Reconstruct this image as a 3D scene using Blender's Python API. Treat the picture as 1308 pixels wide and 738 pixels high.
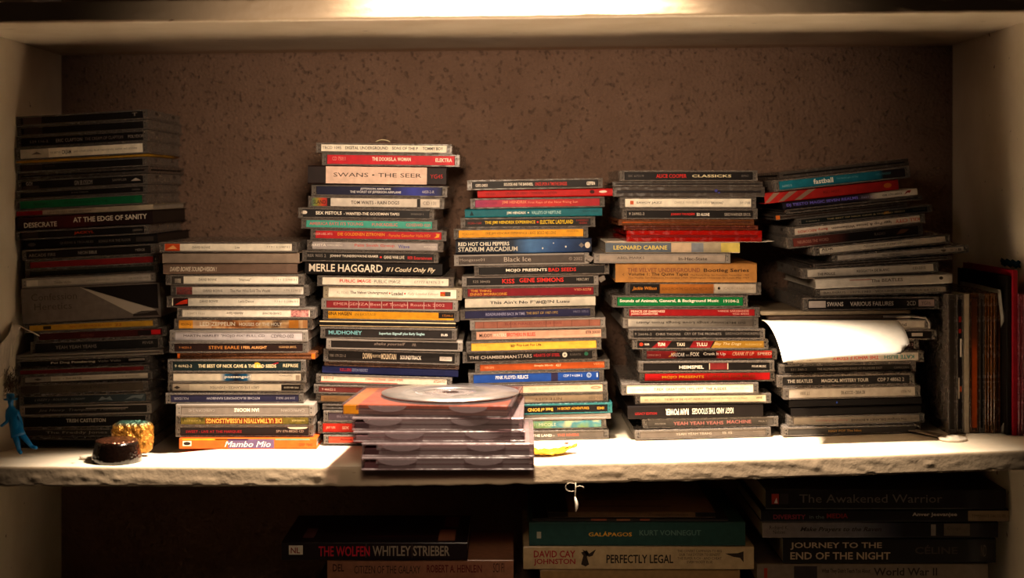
import bpy, bmesh, math, random
from mathutils import Vector, Matrix, noise
random.seed(7)
for o in list(bpy.data.objects): bpy.data.objects.remove(o)
SC = bpy.context.scene
COL = SC.collection

# ------------------------------------------------------------------ camera, light, exposure
EYE = 1.40                     # eye height (m); the photograph's horizon is at pixel row 240
F = 1850.0; VX = 650.0; VY = 240.0
cd = bpy.data.cameras.new('camera'); cam = bpy.data.objects.new('camera', cd); COL.objects.link(cam)
cam.location = (0, 0, EYE); cam.rotation_euler = (math.pi/2, 0, 0)
cd.sensor_width = 36; cd.lens = F/1308*36
cd.shift_x = (654-VX)/1308; cd.shift_y = -(369-VY)/1308
cd.dof.use_dof = True; cd.dof.focus_distance = 1.315; cd.dof.aperture_fstop = 4.0
cd.clip_start = 0.01
SC.camera = cam

W = bpy.data.worlds.new('world'); SC.world = W; W.use_nodes = True
bg = W.node_tree.nodes['Background']; bg.inputs[0].default_value = (1.0, 0.62, 0.40, 1); bg.inputs[1].default_value = 0.008

def spot(name, loc, target, power, angle, blend, radius, col):
    l = bpy.data.lights.new(name, 'SPOT'); l.energy = power; l.spot_size = math.radians(angle); l.spot_blend = blend
    l.shadow_soft_size = radius; l.color = col
    o = bpy.data.objects.new(name, l); COL.objects.link(o); o.location = loc
    d = Vector(target) - Vector(loc); o.rotation_euler = d.to_track_quat('-Z', 'Y').to_euler()
    return o
# the clip-on reading lamp over the front edge of the bookcase, just above the picture, pointing straight down
spot('reading_lamp', (0.008, 1.152, EYE+0.360), (0.008, 1.162, EYE-0.24), 140.0, 75, 0.5, 0.03, (1.0, 0.80, 0.59))
# warm spill of the room's lamp in front of the middle of the bookcase
spot('room_lamp', (-0.03, 0.62, EYE+0.10), (-0.015, 1.36, EYE+0.012), 26.0, 59, 1.0, 0.06, (1.0, 0.74, 0.505))
SC.view_settings.view_transform = 'Standard'; SC.view_settings.look = 'None'
SC.view_settings.gamma = 1.0; SC.view_settings.exposure = 0.0
SC.view_settings.use_curve_mapping = False

def at(px, py, Y): return Vector(((px-VX)/F*Y, Y, EYE-(py-VY)/F*Y))

# ------------------------------------------------------------------ materials
def lin(h):
    if isinstance(h, (tuple, list)): return tuple(h[:3])+(1,)
    h = h.lstrip('#'); v = [int(h[i:i+2], 16)/255 for i in (0, 2, 4)]
    return tuple((c/12.92 if c <= .04045 else ((c+.055)/1.055)**2.4) for c in v)+(1,)
MC = {}
def newmat(name):
    m = bpy.data.materials.new(name); m.use_nodes = True
    return m, m.node_tree, m.node_tree.nodes['Principled BSDF']
def N(nt, t, **kw):
    n = nt.nodes.new(t)
    for k, v in kw.items():
        if k.startswith('i_'): n.inputs[k[2:].replace('_', ' ')].default_value = v
        else: setattr(n, k, v)
    return n
def card(c, rough=.45, coat=0, wear=.16, metal=0, spec=.12):
    """printed card or paint: plain colour, left-to-right print gradient (list) or mottled print ('mot', scale, [...])"""
    key = ('card', repr(c), rough, coat, wear, metal)
    if key in MC: return MC[key]
    m, nt, b = newmat('print'); L = nt.links
    tc = N(nt, 'ShaderNodeTexCoord')
    if isinstance(c, str): src = None; base = lin(c)
    elif c[0] == 'mot':
        nz = N(nt, 'ShaderNodeTexNoise'); nz.inputs['Scale'].default_value = c[1]; nz.inputs['Detail'].default_value = 3
        L.new(tc.outputs['Object'], nz.inputs['Vector']); rp = N(nt, 'ShaderNodeValToRGB')
        cols = c[2]; e = rp.color_ramp.elements
        while len(e) < len(cols): e.new(.5)
        for i, cc in enumerate(cols): e[i].position = .3+.4*i/max(1, len(cols)-1); e[i].color = lin(cc)
        L.new(nz.outputs['Fac'], rp.inputs['Fac']); src = rp.outputs['Color']
    else:
        sx = N(nt, 'ShaderNodeSeparateXYZ'); L.new(tc.outputs['Generated'], sx.inputs[0]); rp = N(nt, 'ShaderNodeValToRGB')
        e = rp.color_ramp.elements
        while len(e) < len(c): e.new(.5)
        for i, (p, cc) in enumerate(c): e[i].position = p; e[i].color = lin(cc)
        L.new(sx.outputs['X'], rp.inputs['Fac']); src = rp.outputs['Color']
    nz2 = N(nt, 'ShaderNodeTexNoise'); nz2.inputs['Scale'].default_value = 160; nz2.inputs['Detail'].default_value = 4
    L.new(tc.outputs['Object'], nz2.inputs['Vector'])
    mr = N(nt, 'ShaderNodeMapRange'); mr.inputs[1].default_value = .35; mr.inputs[2].default_value = .7
    mr.inputs[3].default_value = 1-wear; mr.inputs[4].default_value = 1+wear*.4
    L.new(nz2.outputs['Fac'], mr.inputs[0])
    mx = N(nt, 'ShaderNodeMix', data_type='RGBA', blend_type='MULTIPLY'); mx.inputs[0].default_value = 1
    if src: L.new(src, mx.inputs[6])
    else: mx.inputs[6].default_value = base
    L.new(mr.outputs[0], mx.inputs[7]); L.new(mx.outputs[2], b.inputs['Base Color'])
    b.inputs['Roughness'].default_value = rough; b.inputs['Coat Weight'].default_value = coat
    b.inputs['Coat Roughness'].default_value = .15; b.inputs['Specular IOR Level'].default_value = spec; b.inputs['Metallic'].default_value = metal
    MC[key] = m; return m
def ink(c):
    key = ('ink', c)
    if key in MC: return MC[key]
    m, nt, b = newmat('ink'); b.inputs['Base Color'].default_value = lin(c); b.inputs['Roughness'].default_value = .5; b.inputs['Specular IOR Level'].default_value = .1
    MC[key] = m; return m
def plastic(tint='#b9b0a8', solid=.35, rough=.12, graze=.5):
    """polystyrene of a jewel case: part see-through, glossy, finely scratched"""
    key = ('pl', tint, solid, rough, graze)
    if key in MC: return MC[key]
    m, nt, b = newmat('clear_plastic'); L = nt.links
    tv = lin(tint); dk = .55 if solid < .45 else .75
    b.inputs['Base Color'].default_value = tuple(x*dk for x in tv[:3])+(1,)
    tc = N(nt, 'ShaderNodeTexCoord'); nz = N(nt, 'ShaderNodeTexNoise'); nz.inputs['Scale'].default_value = 220
    L.new(tc.outputs['Object'], nz.inputs['Vector'])
    mr = N(nt, 'ShaderNodeMapRange'); mr.inputs[1].default_value = .4; mr.inputs[2].default_value = .7
    mr.inputs[3].default_value = rough; mr.inputs[4].default_value = rough+.25
    L.new(nz.outputs['Fac'], mr.inputs[0]); L.new(mr.outputs[0], b.inputs['Roughness'])
    b.inputs['Specular IOR Level'].default_value = .8
    tr = N(nt, 'ShaderNodeBsdfTransparent'); t = lin(tint); tr.inputs[0].default_value = tuple(.35+.65*x for x in t[:3])+(1,)
    if solid > .5: tr.inputs[0].default_value = t
    fr = N(nt, 'ShaderNodeLayerWeight'); fr.inputs[0].default_value = .35
    ma = N(nt, 'ShaderNodeMath', operation='MULTIPLY_ADD'); ma.inputs[1].default_value = graze; ma.inputs[2].default_value = solid; ma.use_clamp = True
    L.new(fr.outputs['Facing'], ma.inputs[0])
    mx = N(nt, 'ShaderNodeMixShader'); L.new(ma.outputs[0], mx.inputs[0]); L.new(tr.outputs[0], mx.inputs[1]); L.new(b.outputs[0], mx.inputs[2])
    L.new(mx.outputs[0], nt.nodes['Material Output'].inputs[0])
    MC[key] = m; return m
def bumpy(name, c1, c2, scale, strength, dist, rough=.7, pit=None, chip=None):
    m, nt, b = newmat(name); L = nt.links
    tc = N(nt, 'ShaderNodeTexCoord')
    n1 = N(nt, 'ShaderNodeTexNoise'); n1.inputs['Scale'].default_value = scale; n1.inputs['Detail'].default_value = 5; n1.inputs['Roughness'].default_value = .6
    L.new(tc.outputs['Object'], n1.inputs['Vector'])
    n2 = N(nt, 'ShaderNodeTexNoise'); n2.inputs['Scale'].default_value = scale*.09; n2.inputs['Detail'].default_value = 4
    L.new(tc.outputs['Object'], n2.inputs['Vector'])
    mx = N(nt, 'ShaderNodeMix', data_type='RGBA'); mx.inputs[6].default_value = lin(c1); mx.inputs[7].default_value = lin(c2)
    mr = N(nt, 'ShaderNodeMapRange'); mr.inputs[1].default_value = .3; mr.inputs[2].default_value = .72; L.new(n2.outputs['Fac'], mr.inputs[0])
    L.new(mr.outputs[0], mx.inputs[0]); out = mx.outputs[2]; h = n1.outputs['Fac']
    if pit:
        vo = N(nt, 'ShaderNodeTexNoise'); vo.inputs['Scale'].default_value = pit; vo.inputs['Detail'].default_value = 2
        mp = N(nt, 'ShaderNodeMapping'); mp.inputs['Scale'].default_value = (1, 1, .85); L.new(tc.outputs['Object'], mp.inputs[0]); L.new(mp.outputs[0], vo.inputs['Vector'])
        r2 = N(nt, 'ShaderNodeMapRange'); r2.inputs[1].default_value = .62; r2.inputs[2].default_value = .74; L.new(vo.outputs['Fac'], r2.inputs[0])
        sb = N(nt, 'ShaderNodeMath', operation='MULTIPLY_ADD'); sb.inputs[1].default_value = -.7; L.new(r2.outputs[0], sb.inputs[0]); L.new(n1.outputs['Fac'], sb.inputs[2]); h = sb.outputs[0]
    if chip:   # scuffs and bare-wood chips with a shape of their own
        ch, amount = chip
        n3 = N(nt, 'ShaderNodeTexNoise'); n3.inputs['Scale'].default_value = 26; n3.inputs['Detail'].default_value = 6
        mp = N(nt, 'ShaderNodeMapping'); mp.inputs['Scale'].default_value = (1, 3, 3); L.new(tc.outputs['Object'], mp.inputs[0]); L.new(mp.outputs[0], n3.inputs['Vector'])
        r3 = N(nt, 'ShaderNodeMapRange'); r3.inputs[1].default_value = amount; r3.inputs[2].default_value = amount+.03; L.new(n3.outputs['Fac'], r3.inputs[0])
        m2 = N(nt, 'ShaderNodeMix', data_type='RGBA'); L.new(r3.outputs[0], m2.inputs[0]); L.new(out, m2.inputs[6]); m2.inputs[7].default_value = lin(ch); out = m2.outputs[2]
    L.new(out, b.inputs['Base Color']); b.inputs['Roughness'].default_value = rough
    bp = N(nt, 'ShaderNodeBump'); bp.inputs['Strength'].default_value = strength; bp.inputs['Distance'].default_value = dist
    L.new(h, bp.inputs['Height']); L.new(bp.outputs[0], b.inputs['Normal'])
    return m

# ------------------------------------------------------------------ mesh helpers
def me_from(name, V, Fc, smooth=False):
    me = bpy.data.meshes.new(name); me.from_pydata([tuple(v) for v in V], [], Fc); me.validate()
    bm = bmesh.new(); bm.from_mesh(me); bmesh.ops.recalc_face_normals(bm, faces=bm.faces); bm.to_mesh(me); bm.free()
    if smooth:
        for p in me.polygons: p.use_smooth = True
    return me
class MB:
    def __init__(s): s.V = []; s.F = []
    def box(s, x0, x1, y0, y1, z0, z1, c=0.0):
        """box; with c the long edges parallel to x are chamfered"""
        b = len(s.V)
        if c <= 0:
            s.V += [(x, y, z) for x in (x0, x1) for y in (y0, y1) for z in (z0, z1)]
            s.F += [[b+i for i in f] for f in ((0, 1, 3, 2), (4, 6, 7, 5), (0, 4, 5, 1), (2, 3, 7, 6), (0, 2, 6, 4), (1, 5, 7, 3))]
        else:
            pr = [(y0+c, z0), (y1-c, z0), (y1, z0+c), (y1, z1-c), (y1-c, z1), (y0+c, z1), (y0, z1-c), (y0, z0+c)]
            s.prism(pr, x0, x1)
        return s
    def prism(s, pr, x0, x1):
        b = len(s.V); n = len(pr)
        s.V += [(x0, y, z) for y, z in pr]+[(x1, y, z) for y, z in pr]
        s.F += [[b+i, b+(i+1) % n, b+n+(i+1) % n, b+n+i] for i in range(n)]
        s.F += [[b+i for i in range(n)][::-1], [b+n+i for i in range(n)]]
        return s
    def mesh(s, name='mesh', smooth=False): return me_from(name, s.V, s.F, smooth)
def link(name, me, mat=None, parent=None, loc=None):
    o = bpy.data.objects.new(name, me); COL.objects.link(o)
    if mat is not None and me is not None:
        if not me.materials: me.materials.append(mat)
        elif me.materials[0] != mat:
            o.material_slots[0].link = 'OBJECT'; o.material_slots[0].material = mat
    if parent: o.parent = parent
    if loc: o.location = loc
    return o
def tag(o, label, cat=None, group=None):
    o['label'] = label
    if cat: o['category'] = cat
    if group: o['group'] = group
    return o
def empty(name, loc, rot=(0, 0, 0)):
    o = bpy.data.objects.new(name, None); COL.objects.link(o); o.location = loc; o.rotation_euler = rot; o.empty_display_size = .02
    return o
def lathe(prof, n=32, close=False):
    V = []; Fc = []
    for i in range(n):
        a = 2*math.pi*i/n
        V += [(r*math.cos(a), r*math.sin(a), z) for r, z in prof]
    k = len(prof)
    for i in range(n):
        j = (i+1) % n
        for q in range(k if close else k-1):
            q2 = (q+1) % k
            Fc.append([i*k+q, j*k+q, j*k+q2, i*k+q2])
    if not close:
        Fc.append([i*k for i in range(n)][::-1]); Fc.append([i*k+k-1 for i in range(n)])
    return me_from('lathe', V, Fc, True)
def tube(pts, r, n=6, taper=None):
    V = []; Fc = []; pts = [Vector(p) for p in pts]
    for i, p in enumerate(pts):
        d = (pts[min(i+1, len(pts)-1)]-pts[max(i-1, 0)]).normalized()
        u = d.orthogonal().normalized() if abs(d.z) > .9 else d.cross(Vector((0, 0, 1))).normalized(); v = d.cross(u)
        rr = r if taper is None else r*taper[i]
        V += [p+u*rr*math.cos(2*math.pi*k/n)+v*rr*math.sin(2*math.pi*k/n) for k in range(n)]
    for i in range(len(pts)-1):
        Fc += [[i*n+k, i*n+(k+1) % n, (i+1)*n+(k+1) % n, (i+1)*n+k] for k in range(n)]
    Fc += [list(range(n))[::-1], [(len(pts)-1)*n+k for k in range(n)]]
    return me_from('tube', V, Fc, True)
def sheet(fn, nu, nv, thick):
    """thin curved sheet: fn(u, v) -> point; given real thickness"""
    P = [[Vector(fn(u/nu, v/nv)) for u in range(nu+1)] for v in range(nv+1)]
    V = []; Fc = []
    for s in (0, 1):
        for v in range(nv+1):
            for u in range(nu+1):
                a = P[v][min(u+1, nu)]-P[v][max(u-1, 0)]; b = P[min(v+1, nv)][u]-P[max(v-1, 0)][u]
                n = a.cross(b); n = n.normalized() if n.length > 0 else Vector((0, 0, 1))
                V.append(P[v][u]+n*thick*(s-.5))
    k = (nu+1)*(nv+1); w = nu+1
    for v in range(nv):
        for u in range(nu):
            i = v*w+u
            Fc += [[i, i+1, i+w+1, i+w], [k+i, k+i+w, k+i+w+1, k+i+1]]
    for u in range(nu):
        for r in (u, nv*w+u): Fc.append([r, r+1, k+r+1, k+r])
    for v in range(nv):
        for r in (v*w, v*w+nu): Fc.append([r, r+w, k+r+w, k+r])
    me = me_from('sheet', V, Fc)
    for p in me.polygons: p.use_smooth = True
    return me
TC = {}
def text_mesh(s, x0, x1, zc, h, y, flip=False, bold=0.0, shear=0.0):
    """flat lettering in the XZ plane, fitted to its printed box"""
    key = (s, bold, shear)
    if key not in TC:
        cu = bpy.data.curves.new('lettering', 'FONT'); cu.body = s; cu.resolution_u = 2; cu.offset = bold; cu.shear = shear
        cu.fill_mode = 'BOTH'
        o = bpy.data.objects.new('lettering_tmp', cu); me = bpy.data.meshes.new_from_object(o)
        bpy.data.objects.remove(o); bpy.data.curves.remove(cu)
        TC[key] = ([tuple(v.co) for v in me.vertices], [list(p.vertices) for p in me.polygons]); bpy.data.meshes.remove(me)
    V, Fc = TC[key]
    if not V: return None
    ax = min(v[0] for v in V); bx = max(v[0] for v in V); az = min(v[1] for v in V); bz = max(v[1] for v in V)
    sx = (x1-x0)/max(1e-6, bx-ax); sz = h/max(1e-6, bz-az); xm = (x0+x1)/2; k = -1 if flip else 1
    W_ = [(xm+k*((v[0]-(ax+bx)/2)*sx), y, zc+k*((v[1]-(az+bz)/2)*sz)) for v in V]
    me = bpy.data.meshes.new('lettering'); me.from_pydata(W_, [], Fc)
    return me
def prints(parent, items, w, z0, z1, y):
    """print on a spine. ('t', text, u0, u1, v, h, colour, flags) / ('p', u0, u1, v0, v1, colour) / ('o', uc, ur, v, h, colour)"""
    H = z1-z0
    for it in items:
        if it[0] == 't':
            _, s, u0, u1, v, h, c = it[:7]; fl = it[7] if len(it) > 7 else ''
            me = text_mesh(s, (u0-.5)*w, (u1-.5)*w, z0+v*H, h*H, y-.00006, 'f' in fl, .018 if 'b' in fl else 0, .3 if 'i' in fl else 0)
            if me: link('lettering', me, ink(c), parent)
        elif it[0] == 'p':
            _, u0, u1, v0, v1, c = it
            me = MB().box((u0-.5)*w, (u1-.5)*w, y-.00004, y+.0003, z0+v0*H, z0+v1*H).mesh()
            link('printed_panel', me, card(c), parent)
        elif it[0] == 'o':
            _, uc, ur, v, h, c = it; n = 18
            V = [((uc-.5)*w+ur*w*math.cos(2*math.pi*i/n), y-.00005, z0+v*H+h*H/2*math.sin(2*math.pi*i/n)) for i in range(n)]
            me = me_from('emblem', V, [list(range(n))]); link('emblem', me, ink(c), parent)
        elif it[0] == 'g':   # a polygon in u, v
            _, pts, c = it
            V = [((u-.5)*w, y-.00005, z0+v*H) for u, v in pts]
            link('emblem', me_from('emblem', V, [list(range(len(V)))]), ink(c), parent)

# ------------------------------------------------------------------ compact-disc cases (origin: middle of the spine's lower edge; spine faces -y)
GEO = {}
def geo(key, fn):
    if key not in GEO: GEO[key] = fn()
    return GEO[key]
DEP = .142
def g_base(w, t):
    h = w/2; m = MB().box(-h, h, .0002, DEP, 0, .0012); m.box(-h+.0044, h-.0044, 0, .0012, 0, .0012)
    for s in (-1, 1): m.box(*sorted((s*(h-.0026), s*(h-.0014))), .011, DEP-.001, .0012, t-.0018)
    m.box(-h+.003, h-.003, DEP-.0015, DEP-.0003, .0012, t-.0018)
    return m.mesh('case_base')
def g_lid(w, t):
    h = w/2; m = MB().box(-h, h, .0002, DEP, t-.0013, t, .0004); m.box(-h+.0044, h-.0044, 0, .0012, t-.0015, t-.0002)
    for s in (-1, 1):
        m.box(*sorted((s*h, s*(h-.0012))), .0100, DEP-.012, .0016, t-.0013)
        for y in (.03, .10): m.box(*sorted((s*h, s*(h-.0022))), y, y+.012, t-.0042, t-.0013)
    return m.mesh('lid')
def g_arm(t): return MB().box(-.0021, .0021, 0, .0095, .0007, t-.0006, .0006).mesh('hinge_arm')
def g_pin(): return MB().box(-.0004, .0004, -.0001, .0004, -.0004, .0004).mesh('hinge_pin')
def g_tray(w, t): h = w/2-.0047; return MB().box(-h, h, .0016, DEP-.003, .0013, t-.0018).mesh('tray')
def jewel(root, w, t, c, pr, clear, tray):
    k = (round(w, 4), round(t, 4)); h = w/2
    link('case_base', geo(('b',)+k, lambda: g_base(w, t)), clear, root)
    link('lid', geo(('l',)+k, lambda: g_lid(w, t)), clear, root)
    link('tray', geo(('t',)+k, lambda: g_tray(w, t)), tray, root)
    for s in (-1, 1):
        a = link('hinge_arm', geo(('a', k[1]), lambda: g_arm(t)), clear, root, (s*(h-.0022), 0, 0))
        for z in (.3, .68): link('hinge_pin', geo('pin', g_pin), ink('#0c0908'), a, (s*-.0006, 0, t*z))
    z0, z1 = .0013, t-.0016
    me = MB().box(-h+.0047, h-.0047, .0004, .0014, z0, z1).mesh('spine_card')
    cc = link('spine_card', me, card(c), root)
    prints(cc, pr, w, z0, z1, .0004)
def slim(root, w, t, c, pr, clear, tray):
    h = w/2
    link('case_base', MB().box(-h, h, 0, DEP, 0, t*.38, .0004).mesh(), clear, root)
    link('lid', MB().box(-h, h, .0003, DEP, t*.62, t, .0004).mesh(), clear, root)
    link('inlay', MB().box(-h+.003, h-.003, .001, DEP-.002, t*.4, t*.6).mesh(), card(c), root)
    for s in (-1, 1): link('corner_post', MB().box(*sorted((s*h, s*(h-.0035))), .0001, .01, t*.36, t*.64).mesh(), clear, root)
    if pr: prints(root, pr, w, 0, t, 0)
def digi(root, w, t, c, pr, clear, tray, dep=.140, board=.0007):
    h = w/2; r = min(.0012, t*.3); b = min(board, t*.22)
    out = [(dep, 0), (r, 0), (r*.3, r*.3), (0, r), (0, t-r), (r*.3, t-r*.3), (r, t), (dep, t)]
    inn = [(dep, t-b), (b+r, t-b), (b, t-b-r*.5), (b, b+r*.5), (b+r, b), (dep, b)]
    pr_ = out+inn; m = MB(); n = len(pr_)
    m.V = [(-h, y, z) for y, z in pr_]+[(h, y, z) for y, z in pr_]
    m.F = [[i, (i+1) % n, n+(i+1) % n, n+i] for i in range(n)]
    for o_ in (0, n):   # C-shaped ends as quads
        q = lambda *a: m.F.append([o_+i for i in a])
        q(0, 1, 12, 13); q(1, 2, 12); q(2, 3, 11, 12); q(3, 4, 10, 11); q(4, 5, 9, 10); q(5, 6, 9); q(6, 7, 8, 9)
    co = link('cover', m.mesh('cover'), card(c, .5), root)
    if t > .0035: link('tray', MB().box(-h+.0015, h-.0015, b+.0006, dep-.0015, b, t-b).mesh(), tray, root)
    prints(co, pr, w, r*.6, t-r*.6, -.00003)
def sleeve(root, w, t, c, pr, clear, tray):
    h = w/2
    def fn(u, v): return ((u-.5)*w, v*.125, t/2+.0001*math.sin(u*17)*math.sin(v*9))
    b = link('cover', sheet(fn, 10, 4, max(.0006, t-.0004)), card(c, .6, .05), root)
    if pr: prints(b, pr, w, 0, t, -.0001)
# ------------------------------------------------------------------ the bookcase and the wall behind it
YF, YW = 1.215, 1.507        # front edge, plaster wall
XL, XR = -.4640, .4602
EDGE = [(-60, 596), (0, 596), (430, 596), (690, 592.5), (880, 588.5), (1060, 583), (1308, 575), (1420, 571)]
def shelf_z(x, y=0):
    """top of the warped shelf; its back left corner sags"""
    sag = .0105*min(1, max(0, (-.26-x)/.05))*max(0, min(1, (y-YF-.04)/.10))
    px = VX+x*F/YF
    for (a, ya), (b, yb) in zip(EDGE, EDGE[1:]):
        if px <= b or b == 1420:
            k = (px-a)/(b-a); return EYE-(ya+(yb-ya)*k-VY)/F*YF-sag
def top_z(x, y=0):
    px = VX+x*F/YF; return EYE-(29.5-14.5*px/1308-VY)/F*YF
M_wall = bumpy('rough_plaster', '#7c6050', '#715646', 300, 1.0, .0055, .9, pit=230)
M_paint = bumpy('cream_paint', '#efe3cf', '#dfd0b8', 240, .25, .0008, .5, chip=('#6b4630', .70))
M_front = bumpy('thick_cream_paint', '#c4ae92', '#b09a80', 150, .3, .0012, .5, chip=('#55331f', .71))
me = MB().box(-.9, .9, YW, YW+.05, EYE-.62, EYE+.50).mesh()
w = link('wall_back', me, M_wall); w['kind'] = 'structure'; tag(w, 'rough brown plaster wall behind the bookcase shelves')

case = empty('bookcase', (0, YF, EYE-.44)); tag(case, 'old wooden bookcase in thick chipped cream paint holding music stacks', 'bookcase')
inv = Matrix.Translation(-case.location)
def part(name, me, mat, parent=case):
    if parent is case: me.transform(inv)
    return link(name, me, mat, parent)
def plank(zf, thick, y0, y1, x0, x1, nx, amp, upward):
    """a warped plank: zf(x) is its visible face (top if upward else underside); front face lumpy with old paint"""
    V = []; Fc = []; ny = 14; nf = 10
    prof = []
    for j in range(ny+1): prof.append(('t', y1+(y0-y1)*(j/ny)**.8, 0))
    for j in range(1, nf+1): prof.append(('f', y0, j/nf))
    prof.append(('b', y1, 1))
    for i in range(nx+1):
        x = x0+(x1-x0)*i/nx
        for kind, y, k in prof:
            z = zf(x, y)
            zz = z-thick*k if upward else z+thick*k
            yy = y
            n1 = noise.noise((x*34, zz*120, 3.1)); n2 = noise.noise((x*110, zz*240, 8.7)); n3 = noise.noise((x*60, 1.5, y*60))
            if kind == 'f':
                edge = 1-abs(2*k-1)
                yy = y-amp*(max(0, n1)*1.3+max(0, n2-.25)*1.6)*(.3+edge) + (.0006*max(0, noise.noise((x*90, 5, 0))-.1)*6 if k > .95 else 0)
                if k >= .99: zz += (-1 if upward else 1)*.0009*noise.noise((x*70, 9, 1))
            elif kind == 't': zz += .00022*n3*(1 if y < y1-.02 else 0)
            if kind == 't' and abs(y-y0) < 1e-6: zz += (-1 if upward else 1)*.0008*max(0, noise.noise((x*55, 2, 7))); yy += .0004
            V.append((x, yy, zz))
    k = len(prof)
    for i in range(nx):
        for j in range(k):
            j2 = (j+1) % k; Fc.append([i*k+j, (i+1)*k+j, (i+1)*k+j2, i*k+j2])
    Fc += [list(range(k)), [nx*k+j for j in range(k)]]
    me = me_from('shelf', V, Fc)
    for p in me.polygons: p.use_smooth = True
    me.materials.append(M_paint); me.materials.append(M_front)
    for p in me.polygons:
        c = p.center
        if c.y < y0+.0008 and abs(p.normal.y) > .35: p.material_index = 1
    return me
def wrap(name, me):
    me.transform(inv); o = bpy.data.objects.new(name, me); COL.objects.link(o); o.parent = case; return o
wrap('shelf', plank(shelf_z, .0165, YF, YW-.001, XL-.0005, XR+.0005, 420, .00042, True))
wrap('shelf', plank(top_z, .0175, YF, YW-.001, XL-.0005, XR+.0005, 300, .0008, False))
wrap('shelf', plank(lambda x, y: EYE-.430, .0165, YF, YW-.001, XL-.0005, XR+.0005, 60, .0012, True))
# side panels: a wide front plank and a narrower one behind it, with an open joint
for s, X in ((-1, XL), (1, XR)):
    for y0, y1, d in ((YF-.004, 1.4085, 0), (1.4095, YW-.001, .0012)):
        a, b = X+s*d, X+s*.019
        part('side_panel', MB().box(min(a, b), max(a, b), y0, y1, EYE-.47, EYE+.40).mesh(), M_paint)

# ------------------------------------------------------------------ the six stacks of cases
WH = '#e9dfcc'; BK = '#14100f'; DK = '#1d1715'; RD = '#b8161c'; TX = '#e6dac4'; GY = '#8d847c'
CLEAR = plastic('#c4b8ae', .28, .1); SMOKE = plastic('#6d625b', .55); SCR = plastic('#b8aca2', .5, .3)
ORG = plastic('#d4601c', .6); RED = plastic('#c01408', .75); TEAL = plastic('#3f8f93', .6); AMB = plastic('#7a4312', .7)
TR_D = card('#171312', .5, .2); TR_G = card('#6e655f', .5, .2); TR_W = card('#b9aea0', .5, .1)
ORDS = ('topmost second third fourth fifth sixth seventh eighth ninth tenth eleventh twelfth thirteenth fourteenth fifteenth sixteenth '
        'seventeenth eighteenth nineteenth twentieth twenty-first twenty-second twenty-third twenty-fourth twenty-fifth twenty-sixth '
        'twenty-seventh twenty-eighth twenty-ninth thirtieth thirty-first thirty-second thirty-third').split()
KIND = {'j': ('cd_case', 'compact disc'), 'd': ('cardboard_cd_case', 'compact disc'), 's': ('slim_cd_case', 'compact disc'), 'p': ('paper_sleeve', 'paper sleeve')}
BUILD = {'j': jewel, 'd': digi, 's': slim, 'p': sleeve}
THICK = {}
def interp(tab, x):
    if x <= tab[0][0]: return tab[0][1]
    for (a, ya), (b, yb) in zip(tab, tab[1:]):
        if x <= b: return ya+(yb-ya)*(x-a)/(b-a)
    return tab[-1][1]
def stack(rows, D, slopes, where, group, jit=.004):
    """rows run top to bottom: (kind, xl, xr, y top, y bottom at the case's middle, colour, phrase, prints[, options])"""
    k = D/F; R = []
    ym = [(r[3], r[4]) for r in rows]; n = len(rows)
    xc = sum((r[1]+r[2])/2 for r in rows)/n
    tops = []
    for i, r in enumerate(rows):
        top = r[3] if i == 0 else (r[3]+rows[i-1][4])/2
        tops.append(top)
    prev = None
    for i in range(n-1, -1, -1):
        r = rows[i]; opt = r[8] if len(r) > 8 else {}
        s = interp(slopes, (r[3]+r[4])/2); th = math.atan(s)
        x0 = (r[1]-VX)*k; x1 = (r[2]-VX)*k; xm = (x0+x1)/2; w = (x1-x0)/math.cos(th)
        if r[0] == 'j': w = min(max(w, .1235), .1255)
        xm = max(xm, XL+.0012+w/2); x0, x1 = xm-w/2, xm+w/2
        ztop = EYE-(tops[i]-VY)*k                       # wanted, at the case's middle
        line = lambda x: -math.tan(th)*(x-xm)           # case line through its middle
        if prev is None: zb = max(shelf_z(x, y)-line(x) for x in (x0, xm, x1) for y in (D-.004, D+.05, D+.14))+.0003
        else:
            pl, p0, p1 = prev; a, b = max(x0, p0), min(x1, p1)
            zb = max(pl(x)-line(x) for x in (a, b))+.00035
        meas = (r[4]-r[3])*k
        t = ztop-zb; t = min(max(t, meas*.72, .0012), meas*1.3+.001)
        root = empty(KIND[r[0]][0], (xm, D+opt.get('dy', random.uniform(-jit, jit)), zb), (0, th, math.radians(opt.get('yaw', random.uniform(-1.1, 1.1)))))
        BUILD[r[0]](root, w, round(t, 4), r[5], r[7], opt.get('clear', CLEAR), opt.get('tray', TR_D))
        ph = opt.get('label') or '%s, %s down %s' % (r[6], ORDS[i], where)
        if i == 0 and 'label' not in opt: ph = '%s, topmost on %s' % (r[6], where)
        tag(root, ph, KIND[r[0]][1], group)
        R.append(root); THICK[root.name] = round(t, 4)
        tt = round(t, 4); zt = zb+tt/math.cos(th)
        prev = ((lambda x, zt=zt, xm=xm, th=th: zt-math.tan(th)*(x-xm)), x0, x1)
    return R[::-1]
T = lambda s, a, b, v=.5, h=.5, c=TX, f='': ('t', s, a, b, v, h, c, f)
P = lambda a, b, c, v0=0., v1=1.: ('p', a, b, v0, v1, c)
O = lambda u, r, v, h, c: ('o', u, r, v, h, c)
dim = '#7d7268'
SM = dict(clear=SMOKE)

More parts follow.
